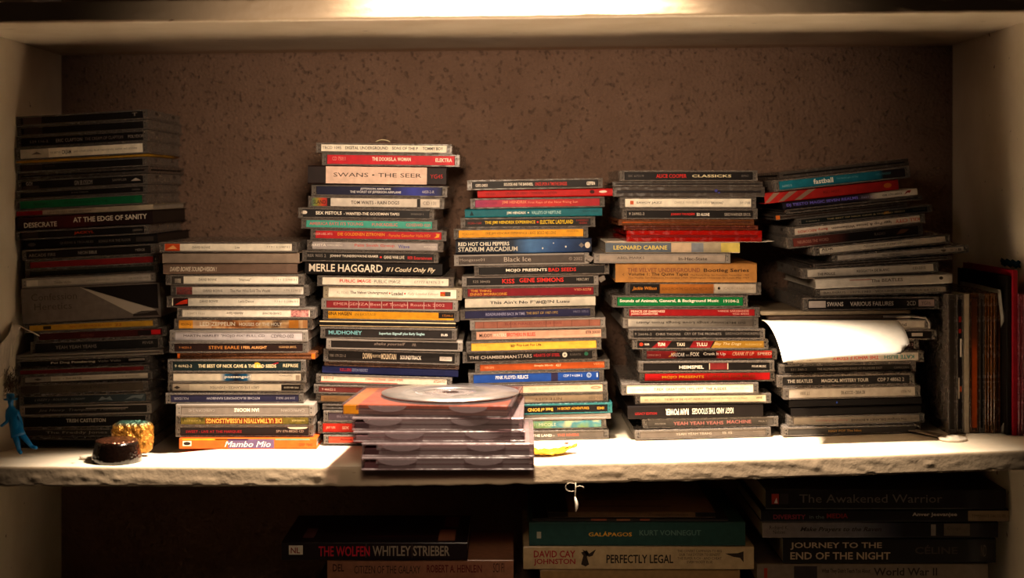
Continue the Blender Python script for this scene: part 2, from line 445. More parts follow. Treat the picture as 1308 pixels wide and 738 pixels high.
S1 = [
 ('j', 19, 184, 144, 157, BK, 'black case with dull brown label end', [P(.05, .19, '#3a2d27'), T('T', .88, .92, .6, .5, dim, 'b')]),
 ('j', 19, 184, 157, 170, BK, 'plain black case with grey label end', [P(.05, .19, '#2e2622')]),
 ('j', 19, 186, 170, 185, BK, 'black case lettered in grey', [T('ERIC CLAPTON', .30, .50, .5, .4, '#9b8f86'), T('THE CREAM OF CLAPTON', .52, .81, .5, .36, '#7f7068'), T('POLYDOR', .85, .97, .5, .36, '#9b8f86'), T('529 116-2', .10, .24, .5, .3, dim)]),
 ('j', 22, 190, 185, 201, WH, 'white case with grey logo end', [P(.04, .25, '#b4a898'), T('THE BEST OF', .26, .34, .5, .2, '#4a3e36'), T('CREAM', .35, .42, .5, .45, '#2a2320', 'b'), T('AND OTHER SONGS FROM THE FAREWELL SHOWS AND SESSIONS', .44, .92, .5, .2, '#6a5c50'), ('g', [(.12, .4), (.16, .7), (.2, .4)], '#5d5148')]),
 ('p', 22, 190, 201, 204.5, '#a8791c', 'thin yellow-edged sleeve', []),
 ('j', 20, 184, 204.5, 217, BK, 'black case with faint brown label', [P(.05, .2, '#2b211d'), T('AUTRY', .22, .3, .6, .3, '#4a3f38')]),
 ('s', 20, 188, 217, 226, '#120e0d', 'slim black case', [], SM),
 ('j', 20, 186, 226, 240, BK, 'black case with white emblem', [T('GO!', .07, .12, .7, .5, '#9c9086', 'b'), P(.04, .17, '#3b332e', 0, .4), T('GIN BLOSSOM', .44, .58, .5, .6, '#a8a098', 'i'), T('SAMPLER', .73, .84, .6, .3, dim), ('g', [(.87, .35), (.91, .75), (.95, .35)], '#a89d92')]),
 ('j', 20, 188, 240, 251, BK, 'black case with tiny grey words', [T('JUNE TABOR', .42, .55, .5, .3, dim), T('GREEN', .88, .94, .5, .3, dim)]),
 ('j', 20, 188, 251, 265, '#0d5a34', 'dark green case', [T('THE DUBLINERS', .14, .24, .5, .36, '#0a2416'), T('LIVE RECORDINGS FROM THE', .36, .7, .5, .3, '#0a2c1a')]),
 ('d', 16, 190, 265, 273, '#b5a48c', 'beige card case with red end', [P(.0, .19, '#8d1015'), T('THIS IS THE ROAD TO HELL AND BACK', .22, .55, .45, .35, '#5b4a3c')], dict(tray=TR_W)),
 ('d', 16, 191, 273, 291, [(0, '#1a0d0d'), (.45, '#47100f'), (.6, '#230c0c'), (1, '#1a0b0b')], 'thick dark case lettered in white capitals', [T('DESECRATE', .06, .30, .35, .42, '#cfc3b2', 'b'), T('AT THE EDGE OF SANITY', .42, .96, .6, .42, '#cfc3b2', 'b')]),
 ('j', 17, 187, 291, 303, BK, 'black case with orange-red capitals', [T('JACKYL', .44, .59, .5, .5, '#b23a18', 'b'), P(.05, .17, '#2a221f'), T('GEFFEN', .88, .95, .5, .3, dim)]),
 ('d', 30, 201, 303, 315, BK, 'black rounded card case', [T('QUEENS & TROUBLES', .27, .52, .5, .35, dim), T('SONGS FOR THE FLOOR', .56, .8, .5, .35, dim), P(.84, .97, '#3a322d', .2, .8), O(.06, .03, .5, .5, '#57504a')]),
 ('j', 28, 202, 315, 329, BK, 'black case with spaced grey capitals', [T('ARCADE FIRE', .05, .25, .45, .4, '#7c726a'), T('NEON BIBLE', .42, .56, .5, .4, '#988e84'), T('MERGE', .85, .92, .5, .3, '#8a8078')]),
 ('j', 31, 203, 329, 341, '#7a1a1c', 'dark red case', [T('COCTEAU', .1, .2, .5, .35, '#4a0d0f')]),
 ('j', 31, 203, 341, 352, '#1b1f16', 'greenish black case', [P(.05, .95, '#12150f', .0, .4)], SM),
 ('j', 27, 202, 352, 364, '#a49a90', 'pale grey case', [P(.03, .12, '#c5bbaf'), T('Tindersticks', .24, .37, .45, .4, '#574e48'), T('SIMPLE PLEASURE', .48, .66, .5, .3, '#7d736b'), T('QUICKSILVER', .8, .95, .5, .3, '#6c625b')], dict(clear=SCR)),
 ('d', 30, 206, 364, 410, '#6a5f58', 'thick grey box with curled-page picture', [('g', [(.43, .97), (.985, .97), (.985, .25), (.9, .3)], '#17110f'), ('g', [(.42, .99), (.47, .93), (.93, .28), (.97, .2), (.88, .12), (.8, .12)], '#a2968a'), ('g', [(.8, .12), (.86, .2), (.97, .2), (.985, .05), (.8, .05)], '#2a221f'), T('Confession', .07, .40, .74, .2, '#4b413b'), T('Heretics', .09, .36, .46, .2, '#4b413b')], dict(tray=TR_W)),
 ('j', 31, 204, 410, 421, '#b98a2b', 'golden yellow case', [P(.14, .2, '#3c2e14', .2, .8), T('MERCURY RECORDS IN REVIEW', .34, .66, .5, .4, '#8f3b16'), T('22', .68, .73, .5, .5, '#8f2b12')], dict(clear=plastic('#cdbfae', .3))),
 ('j', 42, 213, 421, 434, '#3f1414', 'dark case with bright red end', [P(.88, .95, '#c0161c', .15, .85), P(.78, .88, '#1a1210', .1, .8), T('PARCHED', .35, .45, .45, .4, '#77433a')]),
 ('j', 37, 207, 434, 450, '#1b1a1a', 'black case with faint white words', [T('YEAH YEAH YEAHS', .19, .50, .45, .4, '#958a80'), T('FEVER', .85, .93, .6, .3, '#8a8078')]),
 ('s', 18, 206, 450, 457, '#3b322d', 'slim clear scratched case', [], dict(clear=SCR)),
 ('j', 18, 189, 457, 468, BK, 'black case with rounded white letters', [T('Poi Dog Pondering', .26, .59, .5, .55, '#c9bfae', 'b'), T('Volo Volo', .61, .78, .55, .5, '#8a8076'), P(.84, .96, '#9c9186', .35, .75), T('COLUMBIA', .85, .95, .55, .25, '#1d1715')]),
 ('j', 18, 189, 468, 477, '#5d1416', 'thin dark red case', [T('MOTHER LOVE BONE APPLE', .3, .7, .5, .3, '#2f0a0b')]),
 ('j', 30, 192, 477, 488, '#c2b6a6', 'white case with grey logo end', [P(.03, .23, '#8f857b'), ('g', [(.1, .5), (.13, .75), (.16, .5), (.13, .25)], '#3d3530'), T('THE BEST OF', .24, .33, .5, .25, '#5e544c'), T('TRAX ARE FUN', .34, .46, .5, .45, '#3c332d', 'b'), T('AND MORE SONGS OF THE SEVENTIES', .48, .9, .55, .25, '#6d6259')]),
 ('j', 23, 190, 488, 502, '#4c4238', 'olive grey case', [P(.03, .17, '#3a322b'), T('DEPECHE & FRIENDS', .42, .7, .6, .35, '#2d2620')]),
 ('j', 28, 192, 502, 516, [(0, '#1b1d1f'), (.55, '#23292d'), (1, '#39454c')], 'blue-grey case with pale drawn figures', [T('( OZZY ) - ROLLINS - SCREAM', .12, .50, .5, .4, '#82807c', 'i'), ('g', [(.6, .2), (.63, .8), (.66, .5), (.69, .8), (.71, .2), (.66, .35)], '#6d7579'), ('g', [(.8, .2), (.86, .8), (.95, .9), (.93, .3), (.88, .5)], '#6d7579')]),
 ('j', 28, 194, 516, 530, '#201c1a', 'dark case scraped white', [T('Joe Henry  Trampoline  Mammoth', .14, .8, .5, .45, '#7a7068', 'i'), P(.5, .82, '#8c8178', .62, .75)], dict(clear=SCR)),
 ('j', 28, 188, 530, 547, BK, 'black case with small white capitals', [T('TRISH CASTLETON', .36, .66, .6, .4, '#cfc4b4', 'b')]),
 ('j', 28, 188, 547, 572, '#35322e', 'dark grey case with pale handwriting', [T('The Freddy Jones Band', .2, .82, .5, .42, '#a59a8c')]),
]
# the lowest row hides a second, unlettered case under the handwriting one
S1[-1] = ('j', 28, 188, 547, 559.5, '#35322e', 'dark grey case with pale handwriting', [T('The Freddy Jones Band', .2, .82, .5, .55, '#a59a8c')])
S1.append(('j', 30, 190, 559.5, 572, BK, 'plain black case', []))

S2 = [
 ('j', 206, 378, 309, 322.5, WH, 'white case with orange picture end', [P(.04, .15, '#c2451a'), ('g', [(.05, .2), (.1, .8), (.13, .3)], '#e8a060'), T('DAVID BOWIE', .24, .37, .5, .32, '#3a302a'), T('Low', .55, .585, .5, .36, '#3a302a'), T('7 7 9 1  5 21907 0 2', .78, .95, .55, .3, '#7a6c60')], dict(tray=card('#7a1512'))),
 ('d', 206, 382, 322.5, 337, '#9c8877', 'plain taupe card case', []),
 ('d', 209, 380, 337, 350.5, '#6b5548', 'brown card case with slanted capitals', [T('DAVID BOWIE SOUND+VISION !', .05, .40, .5, .55, '#d8c8b4', 'bi')]),
 ('j', 214, 386, 350.5, 364.5, WH, 'white case with black-and-white portrait end', [P(.04, .13, '#3a332f'), P(.065, .11, '#d6c8b6', .1, .7), T('DAVID BOWIE', .24, .37, .55, .32, '#3a302a'), T('"Heroes"', .53, .62, .55, .36, '#3a302a'), T('7 7 9 1  5 21908 0 1', .78, .95, .55, .3, '#7a6c60')]),
 ('j', 220, 391, 364.5, 378.5, '#dcd3c6', 'white case with dark red portrait end', [P(.04, .155, ('mot', 300, ['#2c1a1a', '#8a4440', '#50383a']), 0, 1), T('DAVID BOWIE', .235, .375, .5, .32, '#3a302a'), T('The Man Who Sold The World', .43, .72, .5, .4, '#3a302a'), T('7 7791  5 21901 2 7', .82, .95, .5, .3, '#7a6c60')]),
 ('j', 215, 387, 378.5, 393, WH, 'white case with bright red picture end', [P(.045, .155, '#2a1210'), ('g', [(.06, .15), (.1, .6), (.15, .9), (.15, .3), (.1, .2)], '#d8361c'), T('DAVID BOWIE', .24, .37, .6, .32, '#3a302a'), T("Let's Dance", .52, .63, .6, .36, '#3a302a'), T('7 7 9 1  5 21896 0 3', .78, .95, .55, .3, '#7a6c60')]),
 ('j', 229, 401, 393, 406.5, '#d4c8b8', 'white upside-down case with pink portrait', [P(.825, .955, ('mot', 300, ['#7a3b44', '#c98a80', '#4a1f2a'])), T('7 7 9 1  5 21902 0 7', .06, .2, .5, .3, '#7a6c60', 'f'), T('Aladdin Sane', .36, .48, .5, .36, '#3a302a', 'f'), T('DAVID BOWIE', .62, .755, .5, .32, '#3a302a', 'f')]),
 ('j', 225, 397, 406.5, 421.5, ('mot', 55, ['#2a1a14', '#a8683a', '#d8b080', '#4a2f22']), 'multicoloured case with orange number block', [P(.03, .135, '#d8912e'), P(.135, .27, '#c9a482'), T('82639-2', .05, .12, .5, .3, '#4a2c10'), T('LED ZEPPELIN', .185, .44, .55, .5, '#e8dcc8', 'b'), T('HOUSES OF THE HOLY', .47, .78, .5, .42, '#e8dcc8', 'b'), P(.83, .9, '#c8802e'), P(.93, .965, '#c08a58')]),
 ('j', 218, 393, 421.5, 436, '#a79ea0', 'scratched clear grey case with typewriter letters', [T('MARTIN HARLEY "MOJO FIX" FULL CD', .10, .69, .5, .42, '#3d3436'), T('CDPRO-002', .735, .90, .5, .42, '#3d3436')], dict(clear=SCR, tray=TR_G)),
 ('j', 218, 393, 436, 450.3, '#231512', 'dark brown case with orange capitals', [T('9 46201-2', .07, .16, .5, .28, '#b06a35'), T('STEVE EARLE', .285, .505, .5, .4, '#c07838'), T('I FEEL ALRIGHT', .52, .705, .5, .36, '#d0935a', 'b'), T('WARNER BROS.', .79, .92, .55, .28, '#b88a5c')]),
 ('s', 227, 403, 450.3, 458.5, '#4a3026', 'slim clear case with orange corners', [P(0, .02, '#e0661c', .1, .9), P(.975, 1, '#e0661c', .1, .9)], dict(clear=plastic('#b07048', .4))),
 ('j', 216, 391, 458.5, 475, '#182223', 'dark teal case lettered in cream', [T('9 46962-2', .05, .175, .5, .3, '#c8b898'), T('THE BEST OF NICK CAVE & THE BAD SEEDS', .22, .785, .5, .36, '#d8c49c', 'b'), ('g', [(.625, .3), (.63, .85), (.65, .9), (.67, .75), (.68, .3)], '#e0962a'), T('REPRISE', .835, .945, .55, .36, '#d8c49c'), ('g', [(.73, .6), (.8, .9), (.8, .8)], '#a8202a')]),
 ('j', 218, 388, 475, 488.8, '#ddd3c4', 'white case with glowing blue centre', [P(.375, .61, [(0, '#ddd3c4'), (.18, '#1b5c8c'), (.5, '#14142a'), (.82, '#1b5c8c'), (1, '#ddd3c4')]), T('passenger!', .41, .60, .55, .5, '#f0ece4', 'b'), T('YEARLING', .80, .90, .75, .2, '#6c6058'), P(.925, .955, '#a09080', .1, .8)]),
 ('j', 216, 387, 488.8, 502, '#c9beae', 'white upside-down case with black block', [P(.825, .97, '#1a1412', .05, .95), T('MIS 80-5510', .845, .95, .5, .26, '#c9beae', 'f'), T('GREY EYE GLANCES • EVENTIDE', .305, .665, .5, .36, '#2e2622', 'f'), P(.03, .155, '#a89c8e'), ('g', [(.04, .5), (.065, .75), (.09, .5), (.065, .25)], '#2e2622')]),
 ('j', 213, 386, 502, 515.8, '#252339', 'navy upside-down case', [T('POLYDOR', .06, .165, .5, .36, '#8e8890', 'f'), T("RITCHIE BLACKMORE'S RAINBOW", .295, .68, .5, .36, '#a29ca4', 'f'), T('314 547 360-2', .80, .935, .5, .34, '#8e8890', 'f')]),
 ('j', 228, 400, 515.8, 531, '#6f655e', 'scratched grey upside-down case', [T('CAPRICORN 2-42', .09, .28, .5, .3, '#9a9088', 'f'), T('IAN MOORE', .42, .60, .55, .45, '#e0d6c8', 'bf'), T('CAPRICORN', .76, .93, .5, .3, '#9a9088', 'f')], dict(clear=SCR, tray=TR_G)),
 ('j', 226, 399, 531, 544, ('mot', 120, ['#3e3a18', '#77682a', '#55501f']), 'green-gold upside-down case with yellow lettering', [P(.215, .775, '#7a1c12', .1, .9), T('DIE ULTIMATIVEN FUSSBALLSONGS', .22, .77, .5, .7, '#f0c060', 'bf'), T('EXPRESS', .06, .18, .55, .3, '#b0a060', 'f'), T('WARNER', .84, .94, .55, .3, '#d0c080', 'f')]),
 ('j', 225, 398, 544, 559, '#211a1c', 'dark case with red capitals and torn tag', [T('SWEET - LIVE AT THE MARQUEE', .075, .48, .45, .36, '#b3202a'), T('SPV 076-88262 CD', .73, .93, .5, .3, '#b8aca0'), ('g', [(.81, 1), (.96, 1), (.95, .82), (.88, .72), (.83, .8)], '#f0e4d0')]),
 ('d', 230, 405, 559, 572.6, '#e0561c', 'orange card case with violet middle', [P(.355, .69, '#5d4a6a', 0, .99), P(.02, .35, '#e2951c', .88, 1.02), P(.26, .5, '#2a2a6a', .9, 1.02), P(.7, .95, '#1c8c7c', .9, 1.02), T('Mambo Mio', .33, .665, .45, .62, '#efe6d6', 'i'), P(.025, .088, '#e8dcc8', .25, .8), O(.056, .026, .52, .4, '#2a201c'), T('GRP 7845', .87, .97, .38, .3, '#8a3414')], dict(label='orange cardboard case with violet middle, lying directly on the shelf', dy=-.003, yaw=0, tray=TR_W)),
]
S3 = [
 ('j', 403.5, 577, 183, 196, WH, 'white case with four dark captions', [T('TBCD 1045', .045, .185, .55, .4, '#3a3038'), T('DIGITAL UNDERGROUND', .215, .53, .55, .45, '#241c1a', 'b'), T('SONS OF THE P', .56, .75, .55, .45, '#241c1a', 'b'), T('TOMMY BOY', .785, .935, .55, .45, '#241c1a', 'b')]),
 ('j', 411, 587, 196.5, 212, '#c31a28', 'red case with cream capitals', [T('CD 75011', .075, .17, .6, .4, '#e89088'), T('THE DOORS/L.A. WOMAN', .365, .645, .6, .42, '#f2e2cc', 'b'), T('ELEKTRA', .825, .945, .55, .42, '#f2e2cc', 'b')]),
 ('d', 394, 570, 212.5, 236, '#1d100f', 'thick black box with pink-white panel', [P(.13, .86, '#d9b8a6', .0, 1.), T('SWANS • THE SEER', .185, .82, .52, .24, '#2a1a18'), T('YG45', .885, .975, .48, .24, '#b01c1c')], dict(tray=TR_D)),
 ('j', 397, 571, 236.8, 251.3, [(0, '#14142c'), (.6, '#191a40'), (.78, '#2f38a0'), (1, '#15152e')], 'navy case with two white lines', [T('JEFFERSON AIRPLANE', .36, .585, .72, .3, '#dcd4d4', 'b'), T('THE WORST OF JEFFERSON AIRPLANE', .285, .66, .32, .36, '#dcd4d4', 'b'), T('4459-2-R', .815, .905, .45, .34, '#c8c0c0')]),
 ('j', 394, 567, 251.5, 266, '#1c1614', 'white-banded case with rainbow label end', [P(.02, .14, [(0, '#2c7c58'), (.4, '#8a7a2a'), (.7, '#c23c20'), (1, '#8a1c1c')]), P(.165, .80, '#d2c6b8'), P(.825, .97, '#cfc3b4'), T('ISLAND', .03, .13, .5, .5, '#2a1a14', 'b'), T('TOM WAITS - RAIN DOGS', .315, .67, .5, .42, '#3a302c', 'b'), T('CID 131', .845, .94, .5, .42, '#5a4c44')]),
 ('j', 382, 554, 266, 280, '#191517', 'black case with bold white capitals', [O(.045, .022, .6, .5, '#d8ccc0'), T('SEX PISTOLS', .13, .32, .55, .45, '#efe4d4', 'b'), T('- WANTED-THE GOODMAN TAPES', .335, .745, .5, .38, '#e4d8c8', 'b'), T('DOJOCD 1', .83, .92, .5, .28, '#8d847c')]),
 ('j', 385, 558, 280, 293.5, '#3f9c8a', 'sea-green case with pink lettering', [T('AMERICA EATS ITS YOUNG', .06, .455, .55, .45, '#c0706a', 'b'), T('FUNKADELIC', .52, .71, .5, .45, '#c0706a', 'b'), T('CDSEWD 020', .77, .95, .5, .42, '#c0706a', 'b')]),
 ('j', 397, 569, 293.5, 307.5, '#b8141c', 'red case with golden lettering', [T('WEISSER LABEL 2477-2', .02, .16, .6, .3, '#e0b0a0'), T('DIE GOLDENEN ZITRONEN', .20, .545, .6, .42, '#e0902a', 'b'), T('- Porsche Genscher Hallo HSV', .56, .885, .5, .42, '#e8902a'), ('g', [(.91, .2), (.93, .6), (.92, .8), (.95, .75), (.945, .3)], '#e0a030')]),
 ('j', 393, 565, 307.5, 321, '#a39a98', 'silver-grey case with red and blue words', [T('ARISTA', .03, .14, .55, .35, '#e2d8d0', 'b'), T('07822-18829-2', .15, .26, .55, .22, '#ddd2ca'), T('Patti Smith Group', .35, .645, .55, .5, '#b8524a', 'b'), T('Wave', .67, .755, .5, .5, '#4a4c8a', 'b'), T('REMASTER', .86, .95, .5, .25, '#d6ccc4')], dict(tray=TR_G)),
 ('j', 386, 560, 321, 335, '#1b1715', 'black case with red maker words', [T('RER 9005 2', .04, .175, .6, .4, '#8a8078'), T('JOHNNY THUNDERS/WAYNE KRAMER', .205, .56, .55, .42, '#dcd0c0', 'b'), O(.578, .008, .5, .3, '#d0342a'), T('GANG WAR LIVE', .60, .75, .5, .42, '#dcd0c0', 'b'), T('RER Entertainment', .775, .955, .45, .42, '#c02c28', 'b')]),
 ('d', 389, 565, 335.5, 352, '#15100f', 'thick black case with large white capitals', [T('MERLE HAGGARD', .03, .565, .55, .68, '#f4e8d4', 'b'), T('If I Could Only Fly', .59, .95, .42, .5, '#e8d8bc', 'bi')]),
 ('j', 406.5, 579, 353, 366.3, WH, 'white case with red and grey words', [T('PUBLIC IMAGE', .165, .395, .55, .45, '#c42c22', 'b'), T('· PUBLIC IMAGE', .40, .61, .52, .45, '#4a4640'), T('07777 87476 2 9', .71, .925, .5, .36, '#7a7068')]),
 ('j', 413, 590, 366.5, 382, WH, 'white case in cream slip', [T('RL 75263', .1, .18, .52, .26, '#a09484'), T('The Velvet Underground', .195, .465, .5, .4, '#2c2420', 'b'), O(.48, .006, .5, .2, '#c02c22'), T('Loaded', .495, .575, .48, .4, '#2c2420', 'b'), O(.59, .006, .48, .2, '#c02c22'), T('Fully Loaded Edition', .61, .83, .45, .36, '#8a7c6c', 'i'), P(.845, .88, '#c23a1c', .25, .75), P(.88, .92, '#4a4038', .25, .75), P(.85, .875, '#e0a030', .3, .5)], dict(tray=TR_W, clear=plastic('#d8c8ac', .55))),
 ('j', 411.6, 584, 382.5, 396, '#7c2226', 'scratched dark red case', [T('EMERGENZA Best of Tonight Rostock 2002', .09, .905, .5, .5, '#c08a80')]+[P(u, u+.005, '#b09088') for u in (.2, .27, .35, .44, .52, .63, .75, .83)], dict(clear=SCR, tray=TR_G)),
 ('j', 413.6, 585, 396, 409.5, '#dc9a1e', 'golden yellow case with black end', [P(.85, .962, '#1c1512', .25, 1), T('17244-2', .88, .955, .6, .3, '#c87c2a'), T('NINA HAGEN', .03, .21, .66, .46, '#2c1f10', 'b'), T('IN EKSTASE', .235, .39, .62, .36, '#8a6420')]),
 ('d', 408.5, 582, 410, 417.5, '#14100e', 'thin black card case with pale edges', [P(0, 1, '#d0b890', .8, 1.05), P(0, 1, '#b89c74', -.05, .1)], dict(tray=TR_W)),
 ('j', 410, 583, 419, 433.5, '#211c1b', 'black case with turquoise capitals', [T('MUDHONEY', .06, .305, .55, .5, '#6aa0a8', 'b'), T('Superfuzz Bigmuff plus Early Singles', .43, .765, .48, .42, '#9cbcc0', 'b'), T('SUB', .885, .935, .45, .3, '#d8ccc0', 'b')]),
 ('j', 418, 590, 434, 447, '#1c1614', 'dark scratched case with faint handwriting', [T('shake yourself', .35, .58, .6, .55, '#7c6c62', 'i'), T('no.', .63, .66, .6, .4, '#7c6c62', 'i')], dict(clear=SCR)),
 ('j', 413, 586.6, 448, 464.5, '#1a1513', 'black case with cream block capitals', [T('088 170 221-2', .045, .165, .5, .28, '#8a8078'), T('DOWN', .29, .355, .55, .6, '#d2bfa0', 'b'), T('FROM THE', .36, .42, .55, .3, '#d2bfa0'), T('MOUNTAIN', .425, .535, .55, .6, '#d2bfa0', 'b'), T('SOUNDTRACK', .565, .72, .5, .42, '#d8ccbc', 'b'), P(.855, .945, '#b8aca0', .25, .7), T('LOST HIGHWAY', .86, .94, .47, .2, '#2a2220')]),
 ('s', 414, 586, 464.5, 470.5, '#2a1c18', 'slim clear brown case', [], dict(clear=plastic('#8a6a58', .45))),
 ('d', 411, 585, 470.5, 480, '#1b2150', 'thin dark blue card case', [T('KELLERS', .13, .215, .58, .55, '#a83038', 'b'), T('EDITION FRIENDFELT', .22, .335, .58, .55, '#8088b0', 'b')]),
 ('j', 403, 577, 480.5, 493, '#cfc1ac', 'cream case with red captions', [T('1311-2', .06, .13, .7, .4, '#b83c28', 'b'), T('JOHN COLTRANE / GIANT STEPS', .36, .64, .6, .42, '#c24026', 'b'), T('ATLANTIC', .865, .955, .6, .42, '#c24026', 'b'), P(.03, .6, '#b85040', .0, .14)]),
 ('j', 401, 574, 493, 505, '#5a2522', 'maroon case', [T('9 46622-2', .06, .16, .5, .4, '#c8a090')]),
 ('j', 403, 576, 505, 517, '#a07850', 'tan case', [T('BACK FROM RIO', .06, .16, .5, .4, '#6a4a30')]),
 ('s', 412, 584, 517, 524.5, '#1c1412', 'slim dark case', [], SM),
 ('j', 414, 587, 524.5, 539, '#3b2f36', 'dark violet-grey case', [T('BLUE NOTE', .1, .3, .5, .3, '#6a5c64')]),
 ('j', 406, 579, 539, 555, '#c42a1c', 'bright red case', [T('JAY UX', .06, .13, .5, .35, '#f0c0a8', 'b'), T('SIX', .18, .23, .5, .35, '#f0c0a8', 'b')]),
 ('j', 414, 587, 555, 568.5, '#c8402a', 'orange-red case with dark lettering', [T('Amos Boogie', .12, .32, .5, .5, '#3a1512', 'b')]),
]
